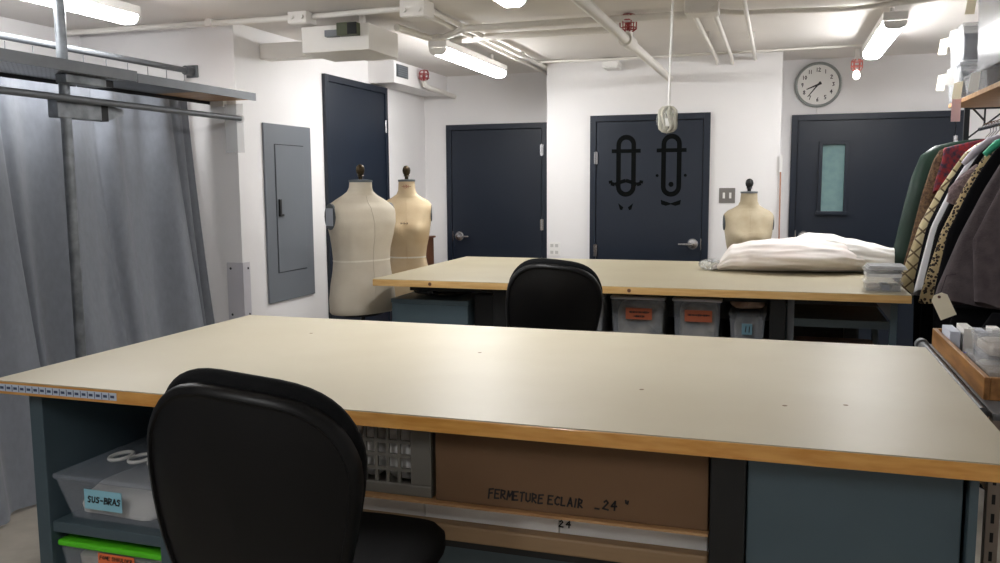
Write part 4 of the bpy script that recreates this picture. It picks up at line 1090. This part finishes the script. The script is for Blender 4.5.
def garment(name, y, thick, left, right, m, label, cat, seed, hem_wave=0.02, folds=0.12, mats_extra=None):
    """left/right: list of (z, half-width) from the collar down"""
    t = thing(name, (RX, y, left[-1][0]), label, cat, 'garments on the rail')
    rnd = random.Random(seed); ph = [rnd.uniform(0, 6) for _ in range(6)]
    def interp(tab, z):
        for (za, wa), (zb_, wb) in zip(tab, tab[1:]):
            if z <= za and z >= zb_:
                q = (za - z) / (za - zb_ + 1e-9)
                return wa + (wb - wa) * q
        return tab[-1][1]
    ztop, zbot = left[0][0], left[-1][0]
    rings = []; NZ, N = 26, 44
    for i in range(NZ + 1):
        s = i / NZ; s = s ** 1.25
        z = ztop + (zbot - ztop) * s
        wl, wr = interp(left, z), interp(right, z)
        tk = thick * (0.35 + 0.65 * min(1, s * 3.5))
        ring = []
        for k in range(N):
            a = 2 * PI * k / N
            c_, s_ = math.cos(a), math.sin(a)
            wx = (wr if c_ > 0 else wl)
            fo = 1 + folds * min(1, s * 2) * (math.sin(7 * a + ph[0] + s * 2) + 0.7 * math.sin(11 * a + ph[1] - 2 * s)) / 1.7
            x = RX + wx * math.copysign(abs(c_) ** 0.85, c_) * (1 + (fo - 1) * 0.22)
            yy = y + tk / 2 * math.copysign(abs(s_) ** 0.7, s_) * fo
            zz = z + (hem_wave * math.sin(3 * a + ph[2]) if i == NZ else 0)
            ring.append((x, yy, zz))
        rings.append(ring)
    obj('body', G().loft(rings), m, t, True, ang=80)
    return t
def sleeve(t, pts, rs, m, name='sleeve'):
    obj(name, G().tube(pts, rs, 16), m, t, True, ang=80)
W0 = [(1.825, 0.05), (1.805, 0.15), (1.775, 0.27), (1.72, 0.325), (1.60, 0.365)]
RT_ = [(1.825, 0.05), (1.80, 0.12), (1.75, 0.18), (1.6, 0.26), (0.3, 0.36)]
W1 = [(1.825, 0.05), (1.79, 0.12), (1.74, 0.18), (1.65, 0.235), (1.53, 0.295), (1.32, 0.38)]
def Lf(zb_, wb): return W1 + ([(1.0, 0.43)] if zb_ < 0.8 else []) + [(zb_, wb)]
garment('puffer_coat', 5.985, 0.12, [(1.835, 0.06), (1.825, 0.16), (1.80, 0.28), (1.74, 0.36), (1.60, 0.41), (1.35, 0.46), (0.95, 0.53), (0.85, 0.53)], RT_, G_GREEN, 'dark green quilted coat at the door end of the rail', 'coat', 1)
garment('tweed_coat', 5.84, 0.08, W0[:3] + [(1.70, 0.31), (1.5, 0.36), (1.2, 0.42), (0.93, 0.48)], RT_, G_BROWN, 'brown tweed coat hanging next to the green coat', 'coat', 2)
garment('print_blouse', 5.76, 0.05, W0[:3] + [(1.70, 0.275), (1.6, 0.30), (1.52, 0.315)], RT_, G_RED, 'red patterned blouse peeking between brown and gold garments', 'blouse', 3)
garment('quilted_jacket', 5.63, 0.10, W1[:4] + [(1.53, 0.305), (1.32, 0.40), (1.0, 0.485), (0.90, 0.505)], RT_, G_GOLD, 'gold diamond-quilted jacket hanging on the rail', 'jacket', 4, folds=0.06)
garment('black_dress', 5.45, 0.08, Lf(0.42, 0.42), RT_, G_BLACK, 'long black dress between the gold jacket and white dress', 'dress', 5)
garment('satin_dress', 5.32, 0.07, Lf(0.95, 0.46), RT_, G_WHITE, 'white satin dress hanging beside a black coat', 'dress', 6)
garment('black_coat', 5.18, 0.10, Lf(0.40, 0.43), RT_, G_BLACK, 'long black coat between white dress and leopard coat', 'coat', 7)
garment('leopard_coat', 5.0, 0.09, Lf(0.95, 0.47), RT_, G_LEO, 'leopard print coat hanging on the rail', 'coat', 8)
garment('black_gown', 4.84, 0.12, Lf(0.35, 0.40), RT_, G_BLACK, 'long black gown between leopard coat and charcoal jacket', 'dress', 9)
tj = garment('wool_jacket', 4.50, 0.22, W1 + [(1.05, 0.465), (1.0, 0.46)], RT_, G_GREY, 'charcoal wool jacket at the near end of the rail', 'jacket', 10)
garment('black_trousers', 4.54, 0.10, [(0.975, 0.38), (0.9, 0.40), (0.25, 0.38)], [(0.975, 0.3), (0.25, 0.3)], G_BLACK, 'long black trousers hanging below the charcoal jacket', 'trousers', 11)
garment('wool_cape', 4.22, 0.16, Lf(1.03, 0.36), RT_, G_GREY, 'charcoal wool cape nearest the tray cart', 'cape', 12)
garment('black_skirt', 4.18, 0.14, [(1.005, 0.30), (0.9, 0.36), (0.22, 0.38)], [(1.005, 0.3), (0.22, 0.3)], G_BLACK, 'long black skirt below the charcoal cape', 'skirt', 13)
t = thing('fur_collar', (0.98, 5.2, 1.5), 'mauve fur collar hanging between white dress and leopard coat', 'collar')
obj('fur', G().tube([(1.0, 5.09, 1.65), (0.94, 5.085, 1.58), (0.895, 5.085, 1.52), (0.87, 5.09, 1.46)], [0.025, 0.042, 0.042, 0.022], 14), G_FUR, t, True)
t = thing('scarf', (1.05, 5.0, 1.75), 'mint green scarf over the shoulder of the leopard coat', 'scarf')
obj('cloth', G().tube([(1.10, 4.92, 1.80), (1.04, 4.92, 1.765), (0.985, 4.92, 1.71)], [0.01, 0.022, 0.014], 10), G_MINT, t, True)
t = thing('blouse', (1.1, 5.3, 1.8), 'lilac blouse collar draped over hangers beside the mint scarf', 'blouse')
obj('cloth', G().tube([(1.14, 5.25, 1.82), (1.07, 5.25, 1.79), (1.0, 5.25, 1.73), (0.95, 5.25, 1.67)], [0.012, 0.022, 0.022, 0.014], 12), G_LILAC, t, True)
for y_, w_ in ((5.985, 'the dark green quilted coat'), (5.84, 'the brown tweed coat'), (5.76, 'the red patterned blouse'), (5.63, 'the gold quilted jacket'), (5.45, 'the long black dress'),
               (5.32, 'the white satin dress'), (5.18, 'the long black coat'), (5.0, 'the leopard print coat'), (4.84, 'the long black gown'), (4.50, 'the charcoal wool jacket'), (4.22, 'the charcoal wool cape')):
    hanger(y_, 'hanger on the garment rail holding ' + w_)
for y_, w_ in ((5.91, 'between green coat and brown coat'), (5.54, 'between gold jacket and black dress'), (5.09, 'between black coat and leopard coat'), (4.70, 'between black gown and charcoal jacket'), (4.36, 'between charcoal jacket and cape')):
    hanger(y_, 'empty hanger on the garment rail ' + w_)

t = thing('manila_tag', (0.74, 4.44, 0.95), 'cream paper tag with punched hole hanging before the black garments', 'tag')
ca, sa = math.cos(0.44), math.sin(0.44)
def rp(a, b): return (0.745 + a * ca - b * sa, 1.0 + a * sa + b * ca)
poly = [(-0.036, -0.06), (0.036, -0.06), (0.036, 0.042), (0.018, 0.06), (-0.018, 0.06), (-0.036, 0.042)]
obj('card', G().prism([rp(a, b) for a, b in poly], 4.40, 4.402), LABWH, t)
hp = rp(0, 0.045)
obj('eyelet', G().lathe([(0.007, 4.3985), (0.007, 4.3998)], (hp[0], 0, hp[1]), 10, 'y'), BROWNW, t)
obj('string', G().tube([(hp[0], 4.4, hp[1]), (hp[0] + 0.03, 4.42, hp[1] + 0.1), (hp[0] + 0.10, 4.46, 1.15)], 0.0012, 5), BLACKF, t)

# boxes on the plank
def rack_bin(x0, x1, y0, y1, z0, z1, label, seed, roll=True):
    t, l = bin_('shoe_box', x0, x1, y0, y1, z0, z1, label, cat='storage box', lid=CLEARB, body=CLEARB, contents=None, tp=0.012, lid_h=0.02, loc_seed=seed, group='clear boxes on the rack plank')
    if roll:
        zc = (z0 + z1) / 2 - 0.01; yc = y0 + 0.13
        obj('dark_roll', G().lathe([(0.02, x0 + 0.03), (0.075, x0 + 0.03), (0.075, x1 - 0.04), (0.02, x1 - 0.04)], (0, yc, zc), 20, 'x'), mat('slate_felt_roll', (78, 84, 96), 0.9), t, True)
        obj('white_filling', G().blob(((x0 + x1) / 2, y1 - 0.13, zc), (x1 - x0 - 0.07, 0.18, z1 - z0 - 0.06), seed, 0.08, 18, 10, 0.6), PAPERW, t, True)
    for k, yy in enumerate((y0 + 0.06, y1 - 0.05)):
        g = G().add([(x0 - 0.006, yy, z1 - 0.025), (x0 - 0.045, yy + 0.03, z1 - 0.03), (x0 - 0.055, yy + 0.035, z1 - 0.12), (x0 - 0.014, yy + 0.005, z1 - 0.125)], [(0, 1, 2, 3)])
        obj('hanging_label', g, LABWH if k else PAPERW, t, solid=0.001)
    return t
rack_bin(0.96, 1.36, 5.56, 5.98, 2.0525, 2.255, 'lower clear box with hanging labels at the far end of the plank', 1)
rack_bin(0.96, 1.36, 5.54, 5.97, 2.2555, 2.47, 'upper clear box with hanging labels at the far end of the plank', 2)
rack_bin(0.97, 1.5, 4.95, 5.50, 2.0525, 2.16, 'low clear box on the plank between taller boxes', 3, False)
rack_bin(0.99, 1.52, 4.55, 5.36, 2.1605, 2.60, 'large milky plastic box stacked on the rack plank', 4, False)
t = thing('pink_tag', (1.0, 5.6, 1.9), 'pale pink paper tag hanging from the rack plank', 'tag')
obj('card', bx(0.935, 0.9835, 5.595, 5.597, 1.92, 2.05), LABPINK, t)
obj('tape', bx(0.945, 0.9995, 5.59, 5.62, 2.0524, 2.0532), LABPINK, t)
